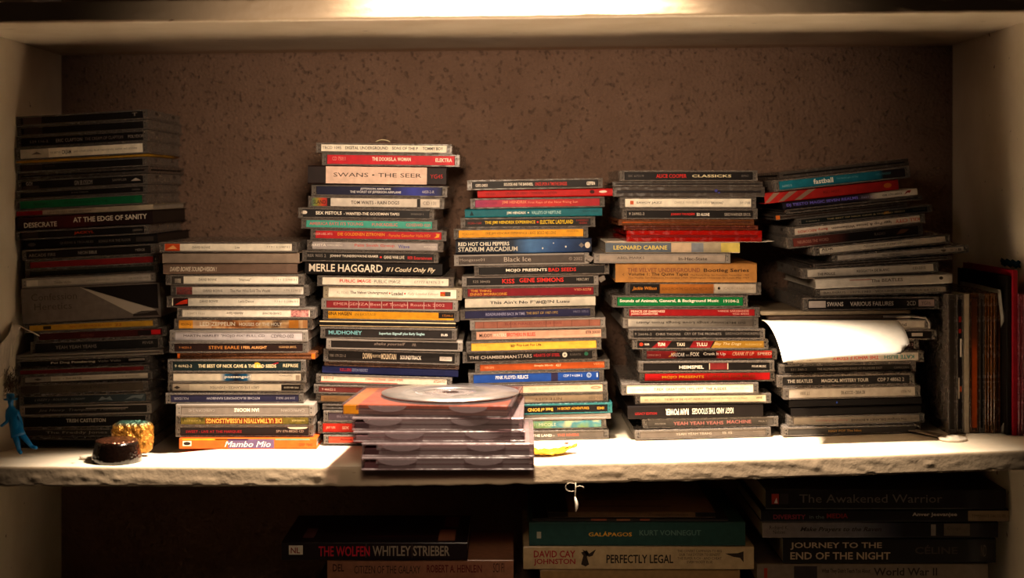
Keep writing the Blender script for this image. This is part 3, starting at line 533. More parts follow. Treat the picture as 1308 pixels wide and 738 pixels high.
S4 = [
 ('j', 597, 770, 228.5, 241.5, '#1a1513', 'black case with white and red capitals', [T('GEFD-24051', .06, .15, .45, .42, '#d8ccc0', 'b'), T('SIOUXSIE AND THE BANSHEES,', .27, .485, .5, .5, '#e4d8c8', 'b'), T('ONCE UPON A TIME/THE SINGLES', .50, .735, .52, .5, '#c83028', 'b'), T('GEFFEN', .88, .94, .5, .5, '#e4d8c8', 'b')]),
 ('d', 610, 783.5, 242, 252, '#b41a1a', 'red card case with oval white logo', [T('WE 2233', .06, .13, .5, .35, '#5a0c0c'), T('GRATEFUL DEAD • TERRAPIN STATION', .205, .585, .55, .4, '#5e0d0d'), O(.845, .018, .6, .6, '#3a0a0a'), O(.925, .03, .6, .4, '#f0d0c0')]),
 ('j', 601.5, 772, 252.5, 266, [(0, '#9c2c5c'), (.3, '#c03040'), (.6, '#c42a24'), (1, '#a81c2a')], 'pink-to-red case', [T('JIMI HENDRIX', .235, .42, .6, .5, '#e8906c', 'b'), T('First Rays of the New Rising Sun', .43, .80, .55, .4, '#f0a080'), T('MCAD-11599', .07, .2, .55, .3, '#7a2048')]),
 ('d', 594, 769, 266.5, 277, '#14606c', 'teal card case', [('g', [(.035, .15), (.05, .85), (.065, .15)], '#0c2a30'), T('JIMI HENDRIX', .305, .445, .45, .5, '#e0dccc', 'b'), O(.462, .006, .5, .2, '#e0dccc'), T('VALLEYS OF NEPTUNE', .485, .70, .5, .5, '#9cc0bc', 'b'), T('88697 64060', .86, .97, .6, .3, '#0e3a42')]),
 ('j', 589, 760, 277.5, 291, '#1c1614', 'black case with yellow capitals', [T('MCAD-11600', .055, .155, .5, .3, '#a82c22'), T('THE JIMI HENDRIX EXPERIENCE', .18, .555, .5, .55, '#e2b81e', 'b'), O(.572, .008, .55, .3, '#d03424'), T('ELECTRIC LADYLAND', .59, .835, .55, .55, '#e2b81e', 'b'), T('EXPERIENCE', .86, .95, .72, .25, '#a82c22'), T('HENDRIX', .88, .94, .35, .25, '#a82c22')]),
 ('j', 580, 751, 291.5, 305, '#e09a1c', 'yellow-orange case', [T('MCAD-11601', .065, .155, .5, .3, '#8a5c14'), T('THE JIMI HENDRIX EXPERIENCE', .235, .545, .5, .42, '#5a4010'), T('- AXIS: BOLD AS LOVE', .555, .76, .55, .42, '#5a4010'), T('EXPERIENCE HENDRIX', .84, .93, .75, .25, '#7a5414')]),
 ('d', 582, 756, 305.5, 323.5, [(0, '#1a1a22'), (.42, '#28303f'), (.55, '#4a74a8'), (.75, '#2c4a7c'), (1, '#12182c')], 'thick black-to-blue starry case', [T('RED HOT CHILI PEPPERS', .02, .395, .72, .3, '#e0d8c8', 'b'), T('STADIUM ARCADIUM', .02, .455, .3, .36, '#cfc8b8', 'b'), ('g', [(.905, .5), (.925, .7), (.945, .5), (.925, .3)], '#7a7068'), O(.64, .006, .3, .16, '#dcd8d0'), O(.81, .006, .4, .16, '#dcd8d0'), O(.72, .004, .7, .1, '#b8c0cc'), O(.97, .02, .5, .5, '#d8ccb8')], dict(tray=TR_W)),
 ('j', 580.6, 752, 324.5, 338, '#4b423d', 'grey clear case with pale title', [T('Mongasse01', .04, .225, .5, .45, '#9a8e84'), T('Black Ice', .37, .57, .55, .6, '#b0a498'), T('© 2002', .85, .95, .5, .45, '#8a7e76')], dict(clear=SCR, tray=TR_G)),
 ('j', 606, 778, 338, 352, '#151110', 'black case with white and red capitals', [T('MOJO PRESENTS', .235, .54, .5, .52, '#efe4d4', 'b'), T('BAD SEEDS', .55, .755, .55, .52, '#cc2a22', 'b')]),
 ('j', 590, 765, 352, 366, '#1a1514', 'black cracked case with red capitals', [T('522 384(0)', .08, .205, .45, .4, '#9a8e84'), T('KISS', .295, .385, .5, .62, '#d42e26', 'b'), T('GENE SIMMONS', .42, .745, .6, .58, '#d42e26', 'b'), T('MERCURY', .84, .93, .6, .36, '#b0a498')], dict(clear=SCR)),
 ('j', 591, 765, 366, 380, '#7d1420', 'dark red case with small gold lines', [T('THE THING', .06, .21, .74, .34, '#d89a3a', 'b'), T('ENNIO MORRICONE', .055, .325, .28, .36, '#d89a3a', 'b'), T('VSD-5278', .82, .945, .7, .3, '#d89a6a')]),
 ('d', 594, 761, 380.5, 393, WH, 'cream card case with black slogan', [T("This Ain't No F*#@!N Luau", .19, .80, .5, .5, '#2a2320', 'b')], dict(tray=TR_W)),
 ('j', 588, 760, 393.5, 407, '#232243', 'navy case with gold words', [T('ROADRUNNERS BACK IN TIME', .19, .48, .5, .4, '#8a88a8', 'b'), T('THE BEST OF 1987-1995', .49, .725, .55, .36, '#a88a4a'), T('MRCD 1075-2', .84, .95, .6, .3, '#7a7894')]),
 ('j', 600.5, 773, 406.5, 419.5, '#8a5444', 'brick-brown scratched case', [T('BLACK PERALES AND DUB DIXIE', .26, .68, .6, .36, '#6a2c2c')]+[P(u, u+.004, '#5a3428') for u in (.1, .2, .3, .56, .62, .75, .88)], dict(clear=SCR, tray=TR_G)),
 ('j', 602.5, 774, 420, 434, '#d8a48c', 'salmon case with black and red words', [T('MUDDY', .06, .155, .5, .45, '#2a1c18', 'b'), T('WATERS', .16, .26, .5, .45, '#efdcc8', 'b'), T('BROTHERS IN BLUES', .265, .475, .55, .5, '#c83428', 'b'), T('ETR 30030', .85, .955, .65, .36, '#3a2620', 'b')]),
 ('j', 596, 768, 434.5, 448.5, '#e0a93c', 'golden case with small black title', [T('VJ 2 86278', .07, .15, .65, .25, '#a87c2c'), T('Iggy Pop Lust For Life', .325, .555, .6, .45, '#2c2010', 'b'), T('VIRGIN RECORDS', .76, .93, .65, .28, '#b88c3c')]),
 ('j', 591, 763, 448.5, 463, '#1a1614', 'black case with red words and cog', [T('THE CHAMBERMAN', .05, .40, .5, .42, '#c4b8ac', 'b'), T('STARS', .41, .515, .55, .5, '#b0a69c'), T('HEARTS OF STEEL', .53, .725, .6, .42, '#a8242a', 'b'), O(.76, .018, .58, .7, '#d0c8bc'), O(.76, .007, .58, .3, '#1a1614'), T('KARATE', .8, .88, .6, .3, '#5a5450'), O(.92, .015, .65, .5, '#245a44')]),
 ('j', 607, 779, 461, 474, '#a4481c', 'rust-orange case', [T('VIRGIN', .07, .14, .5, .35, '#e0a070'), T('Simple Minds', .44, .58, .6, .38, '#e6b890', 'b'), T('427', .60, .64, .6, .42, '#e6b890', 'b'), T('VERVE', .88, .96, .65, .34, '#e0a070')]),
 ('j', 598.5, 772, 475.5, 490, '#1d4596', 'bright blue case', [T('PINK FLOYD: RELICS', .20, .44, .6, .42, '#e0e0e4', 'b'), P(.61, .66, '#2a2440'), T('CDP 7 4 6384 2', .70, .84, .6, .3, '#b4c0dc', 'b'), O(.89, .018, .6, .6, '#9cb0d8'), O(.89, .012, .6, .4, '#1d4596'), T('i', .945, .955, .6, .5, '#d8dce4', 'b')]),
 ('j', 602, 776, 490, 503.5, '#d6b79c', 'peach case with red oval', [T('TONES, SANDING OF DEVILS - SHOOTING, INC.', .42, .83, .5, .4, '#a88c74'), O(.915, .04, .55, .5, '#c8745c'), T('LABEL', .895, .935, .55, .2, '#e0c0a8')]),
 ('j', 603, 777, 503.5, 515.5, '#927f6a', 'tan case with upside-down title', [T('NITE CITY', .46, .66, .45, .45, '#4a3a2c', 'f'), T('((((•))))', .86, .965, .5, .62, '#4a3a2c')], dict(tray=TR_G)),
 ('j', 608, 782, 515.5, 529, '#151212', 'black case with turquoise ends', [T('Best of BOND', .38, .565, .45, .5, '#c8a040', 'bf'), T('14 SECRET ADVENTURES', .6, .83, .55, .36, '#b8862a', 'b'), T('EMI', .89, .94, .5, .36, '#b8862a', 'b')], dict(clear=TEAL)),
 ('s', 605, 780, 529, 536.5, '#9a9088', 'slim clear case', [], dict(clear=SCR)),
 ('j', 601, 775, 536.5, 550, ('mot', 60, ['#3c7a50', '#8ab07a', '#4a90a8', '#c0c8a0']), 'green and sky-blue painted case', [T('PS : MICOLE', .44, .63, .5, .45, '#d8dcc0')]),
 ('j', 604, 778, 550, 563.5, '#5e564f', 'grey case with white and red words', [T('THE LAND -', .44, .60, .5, .4, '#e0d8cc', 'b'), T('THE RIVERS', .62, .78, .5, .4, '#c85a44', 'b')], dict(tray=TR_G)),
]
S5 = [
 ('j', 791, 967, 217.6, 232, '#161110', 'black case with red and cream capitals', [T('EK 67219', .065, .175, .5, .25, '#7a706a'), T('ALICE COOPER', .265, .485, .5, .5, '#c02420', 'b'), T('CLASSICKS', .525, .81, .5, .35, '#d8c8a0', 'b'), T('EPIC', .885, .935, .5, .25, '#6a625c')]),
 ('s', 782.5, 974, 232, 238.5, '#241d1c', 'slim smoky case', [], SM),
 ('s', 783, 976.6, 238.5, 251.6, '#221c1e', 'smoky clear case without spine card', [('o', .68, .01, .6, .3, '#3a3a8a'), ('o', .7, .006, .4, .2, '#3a3a8a')], SM),
 ('j', 792, 966, 251.6, 266.5, WH, 'white case with small orange square', [P(.075, .1, '#c2542c', .3, .75), T('SAVOY JAZZ', .12, .31, .5, .3, '#4a4038', 'b'), T('CHARLIE PARKER MILES DAVIS', .40, .66, .55, .3, '#9a8c78'), T('"BIRDSONG"', .665, .76, .5, .3, '#4a4038', 'b'), T('SVY 17188', .88, .955, .5, .3, '#4a4038')]),
 ('j', 795.5, 967, 266.5, 280.3, '#181312', 'black case with red and white title', [T('9 26982-2', .05, .165, .55, .36, '#b0a498'), T('JOHNNY THUNDERS', .36, .535, .45, .42, '#d02a26', 'b'), T('SO ALONE', .55, .645, .45, .42, '#efe4d4', 'b'), T('SIRE/WARNER BROS.', .755, .95, .45, .42, '#a89c90')]),
 ('s', 790, 963.6, 280.3, 288, [(0, '#c85a18'), (.35, '#7a3a18'), (1, '#4a2a20')], 'slim clear orange case', [], dict(clear=plastic('#c87848', .4))),
 ('s', 796.6, 968, 288, 294.3, '#4a1a12', 'slim reddish brown case', [], dict(clear=plastic('#9a4a30', .5))),
 ('s', 800, 972.7, 294.3, 308.6, '#7a0c08', 'deep red see-through case', [], dict(clear=RED)),
 ('d', 773, 944, 309.5, 323.5, '#b8a690', 'card case with map-coloured spine and bent page', [P(0, .49, '#5d6672'), P(.49, .64, '#c9ae90'), P(.64, .73, '#7d828a'), P(.73, .86, '#a89a80'), P(.86, 1, '#cdb860'), T('LEONARD CABANE', .06, .46, .5, .45, '#d8c060', 'b')], dict(tray=TR_W, dy=-.004, yaw=0)),
 ('j', 759, 931, 323, 336, '#9c8e82', 'cracked clear case', [T('ABEL MARKS', .17, .37, .6, .4, '#4a403a'), T('In-Hac-State', .62, .83, .45, .5, '#4a403a', 'b')], dict(clear=SCR, tray=TR_G, dy=-.006)),
 ('d', 786, 966, 336.3, 360.5, '#a8743c', 'thick tan card box with typewriter lettering', [T('THE VELVET UNDERGROUND', .085, .60, .66, .24, '#7a4a34', 'b'), T('Bootleg Series', .625, .945, .62, .26, '#3a2618', 'b'), T('Volume 1: The Quine Tapes', .09, .515, .4, .22, '#3a2618', 'b'), T('The Family Dog, San Francisco, November 1969', .53, .945, .36, .12, '#5a3c24'), T('The Matrix, San Francisco, November 1969, Washington University, St. Louis, May 1969', .09, .945, .2, .13, '#5a3c24'), T('<', .05, .062, .4, .15, '#5a3c24')], dict(tray=TR_W)),
 ('j', 800, 972, 361, 377, [(0, '#15110f'), (.23, '#15110f'), (.24, '#b8722a'), (.66, '#9c5c28'), (.67, '#b8ac9c'), (1, '#a89c8e')], 'black, orange and white banded case', [T('Jackie Wilson', .05, .23, .5, .45, '#d8862a', 'bi'), T('SONGS FROM THE CLEVELAND RECORDINGS', .27, .66, .5, .3, '#6a3c18'), O(.69, .01, .55, .3, '#15110f'), T('(CALIFORNIA 1954)', .72, .95, .5, .35, '#8a7c6c')]),
 ('j', 782.5, 955, 377.5, 392.5, '#0a6a34', 'bright green case with white lettering', [T('Sounds of Animals, General, & Background Music', .055, .785, .55, .46, '#ece4d0', 'b'), T('19104-2', .82, .935, .55, .36, '#d8d0bc', 'b')]),
 ('j', 800, 968, 393, 405.5, '#8a1418', 'dark red case with small white lines', [T('PRINCE OF DARKNESS', .05, .30, .7, .34, '#e0c0ac', 'b'), T('JOHN CARPENTER', .05, .25, .28, .34, '#e0c0ac', 'b'), T('VARESE SARABANDE', .69, .92, .74, .3, '#d8a898'), T('VCD 47310', .80, .92, .3, .26, '#d8a898')]),
 ('j', 798, 968, 406, 419.5, [(0, '#d8cec0'), (.4, '#b0a698'), (1, '#6a6058')], 'grey-white case with upside-down title', [T('Bill McKinney sings Love Songs from Antri', .10, .905, .55, .42, '#4a423c', 'bf')], dict(clear=SCR, tray=TR_G)),
 ('j', 807, 972, 420, 432.7, '#1a1614', 'black case with small grey captions', [T('9 26646-2', .045, .17, .5, .36, '#7a726a'), T('CHRIS THOMAS', .2, .38, .5, .36, '#8a8078'), T('CRY OF THE PROPHETS', .41, .68, .55, .36, '#8a8078'), T('SIRE/HIGHTONE/REPRISE', .71, .98, .6, .36, '#6f665f')]),
 ('j', 809, 980, 433.3, 446.3, '#1a1513', 'black, red and gold slashed case', [('g', [(.14, 0), (.2, 1), (.29, 1), (.25, 0)], '#7d161a'), ('g', [(.42, 0), (.45, 1), (.6, 1), (.57, 0)], '#7d161a'), ('g', [(.58, 0), (.61, 1), (.97, 1), (.97, 0)], '#a0782a'), O(.065, .014, .5, .5, '#c2341c'), T('ROIR', .09, .125, .5, .3, '#d0c4b4', 'b'), T('TUNI', .185, .24, .5, .5, '#e8dcc8', 'b'), T('TAXI', .325, .385, .5, .5, '#d8ccb8', 'b'), T('TULU', .47, .55, .5, .5, '#e8dcc8', 'b'), T('Slay The Dogs', .6, .8, .55, .5, '#e8d8b0', 'i'), T('ALLEGIANCE 20', .83, .95, .5, .28, '#d0b878')]),
 ('j', 821, 993, 446.8, 460.5, [(0, '#7a1c1e'), (.2, '#8a1f20'), (.25, '#1a1312'), (.55, '#1a1312'), (.58, '#c01c18'), (1, '#c8281c')], 'red and black case with slanted racing letters', [T('OMNI 84-2', .04, .14, .45, .28, '#d09080'), ('g', [(.195, .2), (.235, .8), (.25, .8), (.21, .2)], '#d8902a'), T('NASCAR', .215, .315, .5, .5, '#e8e0d8', 'bi'), T('on', .325, .35, .4, .25, '#d8ccc0'), T('FOX', .36, .425, .55, .55, '#efe4d4', 'b'), T('Crank It Up', .455, .62, .55, .5, '#efe4d4', 'b'), T('CRANK IT UP', .67, .83, .6, .5, '#f0c0a0', 'bi'), T('SPEED', .855, .96, .6, .4, '#f0d0b8', 'b')]),
 ('j', 818, 986, 461, 475, '#151110', 'black case with maroon block', [T('HEIMSPIEL', .30, .48, .45, .45, '#e4d8c8', 'b'), P(.525, .655, '#6a1e1e', .1, 1), P(.52, .527, '#d0b8a0', .1, 1), P(.653, .66, '#d0b8a0', .1, 1), T('FOUR MUSIC', .835, .94, .5, .3, '#b8aca0', 'b')]),
 ('j', 821, 987.6, 475, 489, '#c0181a', 'red case with yellow capitals', [T('MOJO PRESENTS', .165, .475, .45, .48, '#e0a82a', 'b'), T('I CAN SEE FOR MILES', .49, .855, .55, .42, '#8a3a1a', 'b')]),
 ('j', 794, 968, 489, 503.5, '#e2d6bc', 'cream case with dark grey words', [T('TCD 046 001 2', .06, .205, .45, .26, '#b8ac94'), T('T.REX  GREAT HITS 1972-1977', .235, .595, .5, .32, '#5a5044', 'b'), T('THE A-SIDES', .615, .765, .5, .36, '#2c2620', 'b'), T('EDSEL CD 101', .80, .93, .55, .26, '#a89c84')], dict(tray=TR_W)),
 ('j', 812, 985, 503.7, 516.5, '#dccfae', 'pale yellow case with small print', [T('841 164-2', .07, .155, .45, .32, '#8a7c60'), T('THE BEST OF THE VELVET UNDERGROUND', .215, .56, .5, .34, '#7a6c54', 'b'), T('(Words And Music Of Lou Reed)', .57, .825, .55, .32, '#7a6c54'), T('VERVE', .89, .935, .6, .34, '#4a4030', 'b')], dict(tray=TR_W)),
 ('d', 801.6, 975, 517, 534, '#171110', 'thick black card case with scrawled white letters', [T('LEGACY EDITION', .055, .215, .4, .22, '#8c1c1c', 'b'), T('RAW POWER', .28, .45, .5, .55, '#efe4d4', 'bf'), T('IGGY AND THE STOOGES', .475, .78, .52, .5, '#e0d4c4', 'bf')], dict(tray=TR_D)),
 ('j', 822.6, 994.6, 534, 547.5, '#4d4742', 'grey case with pink capitals', [T('POLYDOR', .09, .17, .45, .25, '#b0a69c'), T('YEAH YEAH YEAHS', .225, .595, .45, .52, '#c07a74', 'b'), T('MACHINE', .62, .80, .55, .52, '#c07a74', 'b'), T('MCA 7', .855, .915, .55, .28, '#a89e94')], dict(tray=TR_G)),
 ('j', 812, 984, 547.5, 562.5, '#665c54', 'grey case with pale grey capitals', [T('YEAH YEAH YEAHS', .30, .565, .55, .4, '#b0a496'), T('IS IS', .645, .715, .6, .4, '#b0a496'), T('INTERSCOPE', .87, .95, .7, .2, '#8a7e74')], dict(tray=TR_G)),
]
S6 = [
 ('s', 996, 1161, 211, 221, '#14100f', 'slim black tilted case', [], SM),
 ('j', 994, 1157, 221, 235, [(0, '#12697c'), (.8, '#12566a'), (.83, '#160f12'), (1, '#160f12')], 'teal tilted case with white logo word', [T('162002-2', .06, .13, .4, .25, '#8ab0b8'), T('fastball', .29, .435, .55, .62, '#d8d4c8', 'b'), T('The Harsh Light Of Day', .46, .62, .6, .25, '#6aa0a8'), T('HOLLYWOOD', .75, .86, .6, .25, '#4a8894')]),
 ('d', 978, 1150, 240, 250, '#a8201c', 'red tilted card case with taupe stripes', [('g', [(.0, 0), (.07, 1), (.12, 1), (.03, 0)], '#8a6a58'), ('g', [(.1, 0), (.19, 1), (.25, 1), (.14, 0)], '#8a6a58'), ('g', [(.22, 0), (.33, 1), (.39, 1), (.27, 0)], '#8a6a58'), T('RED HOT', .44, .56, .5, .3, '#5a100e'), O(.92, .03, .5, .5, '#c86a28')]),
 ('d', 1000, 1172, 249, 258, [(0, '#15101c'), (.55, '#241c30'), (.64, '#4a3c40'), (.7, '#b8aca0'), (1, '#c4b8ac')], 'black-to-white tilted case with violet letters', [T('DJ TIESTO MAGIC SEVEN REALMS', .03, .56, .5, .7, '#6a5cc0', 'b'), T('- PART VI', .57, .67, .5, .4, '#8a80a0'), T('GR 171-2012', .74, .885, .5, .36, '#3a322e', 'b'), ('g', [(.9, .2), (.92, .8), (.94, .4), (.955, .9), (.93, .95)], '#8a2c24')]),
 ('s', 1004, 1178, 258.5, 266, '#0f0b0b', 'slim black tilted case', [], SM),
 ('s', 992, 1161, 266, 272, '#2c1c14', 'slim tilted case with orange corner', [P(0, .03, '#b85a1c', .1, .9)], SM),
 ('j', 1023, 1187, 268, 281, '#151a19', 'dark tilted case lettered in cream', [T('9 46962-2', .07, .17, .5, .3, '#8a7e68'), T('THE BEST OF NICK CAVE & THE BAD SEEDS', .225, .80, .55, .36, '#a08c68', 'b'), ('g', [(.64, .3), (.65, .85), (.68, .9), (.695, .35)], '#b87c24'), T('REPRISE', .86, .95, .55, .32, '#6a5e4c')]),
 ('j', 1012, 1178, 281.5, 294, '#c4b4a4', 'white tilted upside-down case with red words', [T('KILL CITY', .78, .96, .5, .5, '#a8301c', 'bf'), T('Iggy Pop & James Williamson', .31, .75, .5, .5, '#3a2c26', 'bf'), T('Bomp RECORDS', .06, .28, .5, .5, '#a83a1c', 'bf')]),
 ('j', 1011, 1178, 294.5, 307, [(0, '#6a2f28'), (.35, '#4a2420'), (.45, '#171110'), (1, '#171110')], 'dark tilted case with brown-red end', [T('NEUROSIS THE WORD', .07, .3, .5, .35, '#a87868'), T('RADIO', .64, .72, .5, .3, '#6a5e58'), ('g', [(.8, .2), (.84, .8), (.9, .7), (.86, .3)], '#5a3a28')]),
 ('j', 1042, 1211, 307, 317.5, '#bfb2a2', 'cream tilted case with handwritten title', [T('ADR', .05, .14, .72, .4, '#241c18', 'b'), T('ADG-4021', .05, .15, .3, .25, '#4a403a'), T('Now what I say of mind', .36, .73, .55, .55, '#6a5e54', 'i'), T('RANI DUBS', .9, .965, .5, .5, '#7a6e64')]),
 ('j', 1065, 1234, 319.5, 331, '#9d9288', 'grey-white case with shield emblem', [T('YEAR YEAR YEARS', .36, .52, .4, .35, '#3c342e', 'b'), T('FLEET', .53, .59, .4, .35, '#6a6058'), ('g', [(.795, .7), (.835, .7), (.83, .4), (.815, .2), (.8, .4)], '#3c342e'), T('8.2', .865, .915, .5, .35, '#5a5048'), T('8', .92, .945, .5, .6, '#2c2622', 'b')], dict(clear=plastic('#8a8078', .45))),
 ('s', 1040, 1214, 331.5, 338.5, '#1d1614', 'slim dark case', [], SM),
 ('j', 1026.5, 1200, 339, 352.5, '#b8ada0', 'off-white case with small grey capitals', [T('THE POLICE', .11, .24, .35, .36, '#3a322c', 'b'), T('REGGATTA DE BLANC', .40, .64, .5, .34, '#3a322c', 'b'), T('CD-3312', .81, .905, .55, .34, '#3a322c', 'b')]),
 ('d', 1042, 1217, 353, 366.3, '#c4baae', 'thick off-white card case with embossed title', [T('The BEATLES', .405, .64, .62, .4, '#5a4c44', 'b'), P(.25, .41, '#a07064', .72, .85), O(.92, .015, .6, .4, '#3a322c')], dict(tray=TR_W)),
 ('j', 1045, 1214, 367, 379, '#93887c', 'taupe case with wide grey capitals', [T('BAUHAUS · 1979-1983 · VOLUME ONE · BEGA 64 CD 1', .065, .92, .5, .45, '#3f362f')]),
 ('j', 1026.5, 1200.6, 380, 395.5, '#151112', 'black case with white end labels', [P(.04, .165, '#a89c96', .15, .85), T('SWANS', .175, .295, .5, .45, '#b4a8a0', 'b'), T('VARIOUS FAILURES', .345, .665, .5, .45, '#b4a8a0', 'b'), T('2CD', .765, .83, .5, .45, '#a89c94'), P(.85, .965, '#9c8480', .15, .85), T('YG06', .87, .94, .5, .36, '#2c2424')]),
 ('p', 973, 1163, 399, 402.5, '#8a7a64', 'thin crumpled booklet', []),
 ('p', 982, 1162, 402.5, 406.5, '#4a3a30', 'thin dark booklet', []),
 ('j', 1012, 1188, 410, 421.5, '#b0a498', 'pale case with broken lid', [T('island', .75, .83, .5, .5, '#2c2420', 'b')], dict(clear=SCR)),
 ('j', 1023, 1196, 421.5, 435.5, '#151110', 'black case with tiny white label', [T('SIRE', .06, .12, .5, .3, '#8a8078'), T('Music from', .64, .76, .5, .3, '#8a8078'), P(.82, .9, '#a89c90', .3, .75)]),
 ('j', 1002, 1174, 435.5, 449.5, '#261614', 'dark brown case with small number', [T('7 46492 2', .85, .96, .6, .35, '#a88a80')]),
 ('j', 1009, 1178, 449.5, 464, '#b5a99c', 'off-white upside-down case, red and teal words', [T('KATE BUSH', .71, .93, .5, .5, '#1c6a68', 'bf'), T('THE WHOLE STORY', .33, .67, .5, .5, '#b83430', 'bf'), T('CDP 46414', .06, .14, .5, .3, '#6a5e56', 'f'), T('EMI', .14, .17, .5, .5, '#4a403a', 'f')]),
 ('j', 998.6, 1169, 465, 477.5, '#1a1614', 'black case with faint grey capitals', [T('531 260-2', .08, .2, .5, .32, '#6a625a'), T('THE ALLMAN BROTHERS BAND AT FILLMORE EAST', .275, .755, .5, .36, '#7a7168'), T('CAPRICORN', .84, .95, .5, .32, '#6a625a')]),
 ('j', 994.6, 1166, 478, 492, '#1f1c1b', 'charcoal case with even white capitals', [T('THE BEATLES', .07, .255, .5, .42, '#a89e94', 'b'), T('MAGICAL MYSTERY TOUR', .32, .665, .5, .42, '#a89e94', 'b'), T('CDP 7 48062 2', .73, .925, .5, .42, '#a89e94')]),
 ('j', 1002, 1173, 493.5, 508, '#a59a8e', 'off-white upside-down case', [T('ST 0001', .12, .19, .5, .35, '#3a322c', 'f'), T('RE WIRE • SCOOP RE', .42, .595, .5, .4, '#3a322c', 'bf'), T('IN 9001', .86, .93, .5, .35, '#4a423a', 'f')]),
 ('d', 1008, 1178, 508.5, 519, '#100c0c', 'black card case with tiny blue dot', [O(.36, .006, .5, .35, '#2c4aa8')]),
 ('d', 1010, 1176, 519, 530, '#120e0d', 'plain black card case', []),
 ('j', 1010, 1180, 530, 543, '#94887a', 'taupe upside-down case', [T('The Original DELANEY & BONNIE', .46, .87, .5, .45, '#3a302a', 'bf'), T('Accept No Substitute', .2, .44, .5, .42, '#94544a', 'if'), T('2010', .9, .95, .5, .3, '#5a5048', 'f')], dict(tray=TR_G)),
 ('j', 1000, 1175, 543.5, 557.5, '#413d3a', 'grey case with orange lettering', [T('IGGY POP The Idiot', .33, .57, .5, .42, '#c8964a', 'b')], dict(tray=TR_G)),
]
stack(S1, 1.360, [(144, -.058), (280, -.052), (420, -.046), (500, -.034), (550, -.012), (566, 0)], 'the stack behind the blue figurine', 'compact discs stacked behind the blue figurine')
stack(S2, 1.299, [(300, 0), (570, 0)], 'the stack on the orange case', 'compact discs stacked on the orange case')
R3 = stack(S3, 1.315, [(182, .012), (430, .015), (448, .026), (470, .034), (490, .026), (520, .012), (560, 0)], 'the stack holding the thick pink-panelled box', 'compact discs stacked with the pink-panelled box')
stack(S4, 1.326, [(228, -.018), (290, -.011), (330, -.018), (370, -.015), (400, -.023), (470, -.026), (560, -.018)], 'the stack behind the yellow scrap', 'compact discs stacked behind the yellow scrap')
R5 = stack(S5, 1.317, [(217, 0), (440, 0), (490, -.01), (560, -.024)], 'the stack with the tan box', 'compact discs stacked with the tan box')
R6 = stack(S6, 1.313, [(215, -.108), (308, -.104), (324, -.075), (345, -.05), (372, -.032), (388, -.012), (410, -.004), (440, -.012), (456, -.02), (500, -.022), (555, -.026)], 'the stack gripping the white paper', 'compact discs stacked around the white paper')
# ------------------------------------------------------------------ small pieces belonging to single cases
# a page bent out of the map-coloured card case (stack with the tan box)
r = R5[8]; wd = .171*1.317/1.85
def page(u, v): return (-wd*.5+u*wd*1.26, .001+v*.12, THICK[r.name]+.00012+.004*max(0, u-.93)**2*40)
link('bent_page', sheet(page, 30, 4, .0002), card('#e4d8c4', .6, 0), r)
# snapped-off plastic corners
def shard(root, x, z, s, sc=1):
    V = [(0, 0, 0), (s*.006*sc, .001, .003*sc), (s*.0075*sc, .002, -.001*sc), (s*.003*sc, 0, -.004*sc), (0, .003, 0), (s*.006*sc, .004, .003*sc), (s*.0075*sc, .005, -.001*sc), (s*.003*sc, .003, -.004*sc)]
    me = me_from('shard', V, [(0, 1, 2, 3), (7, 6, 5, 4), (0, 4, 5, 1), (1, 5, 6, 2), (2, 6, 7, 3), (3, 7, 4, 0)])
    o = link('broken_corner', me, SCR, root, (x, 0, z)); return o
R4k = [o for o in COL.objects if o.parent is None and o.get('label', '').startswith('black cracked case')][0]
shard(R4k, .0618, .006, 1); shard(R4k, -.0618, .005, -1, .6)
R5c = R5[9]; shard(R5c, -.0618, .005, -1)
# broken lid loop on the pale case under the paper
R6p = R6[18]
link('broken_lid', tube([(.02, .0, .0115), (.045, -.002, .0118), (.058, -.003, .0105), (.0615, -.003, .006), (.0615, -.002, .001)], .0011, 6), SCR, R6p)
# paper chip lying on the topmost white case
c0 = R3[0]
def chip(u, v): return ((u-.5)*.013, (v-.5)*.006, .0006+.0018*(1-(2*u-1)**2)+.0006*math.sin(v*5))
o = tag(link('paper_chip', sheet(chip, 8, 4, .0003), card('#d8c8a0', .7, 0)), 'tiny curled cream paper chip on the topmost white case', 'paper chip')
p = at(488, 182, 1.325); o.location = (p.x, 1.335, c0.location.z+.0102)

# ------------------------------------------------------------------ white sheet drooping out of the leaning stack
z0 = EYE-(409.2-VY)/F*1.313
def droop(u, v):
    d = .5*v+.5*v**1.6; a = d*1.15
    out = .062*math.sin(a)/math.sin(1.15); fall = .031*(1-math.cos(a))/(1-math.cos(1.15))
    L = .98; fall *= (1.0-.22*u); w = .1225*(1-.09*v*(1))
    rc = max(0, (u-.9)/.1)**2*max(0, (v-.8)/.2)**2            # rounded free corner
    x = (971-VX)/F*1.313+.002+u*w+.008*v
    return (x-.004*rc*u, 1.318-out+.012*rc, z0-fall+.0015*math.sin(u*3.1)*v+.010*rc)
o = tag(link('paper_sheet', sheet(droop, 24, 20, .00045), card('#f3ece0', .7, 0, .05)), 'blank white paper sheet drooping out between stacked black cases', 'paper')

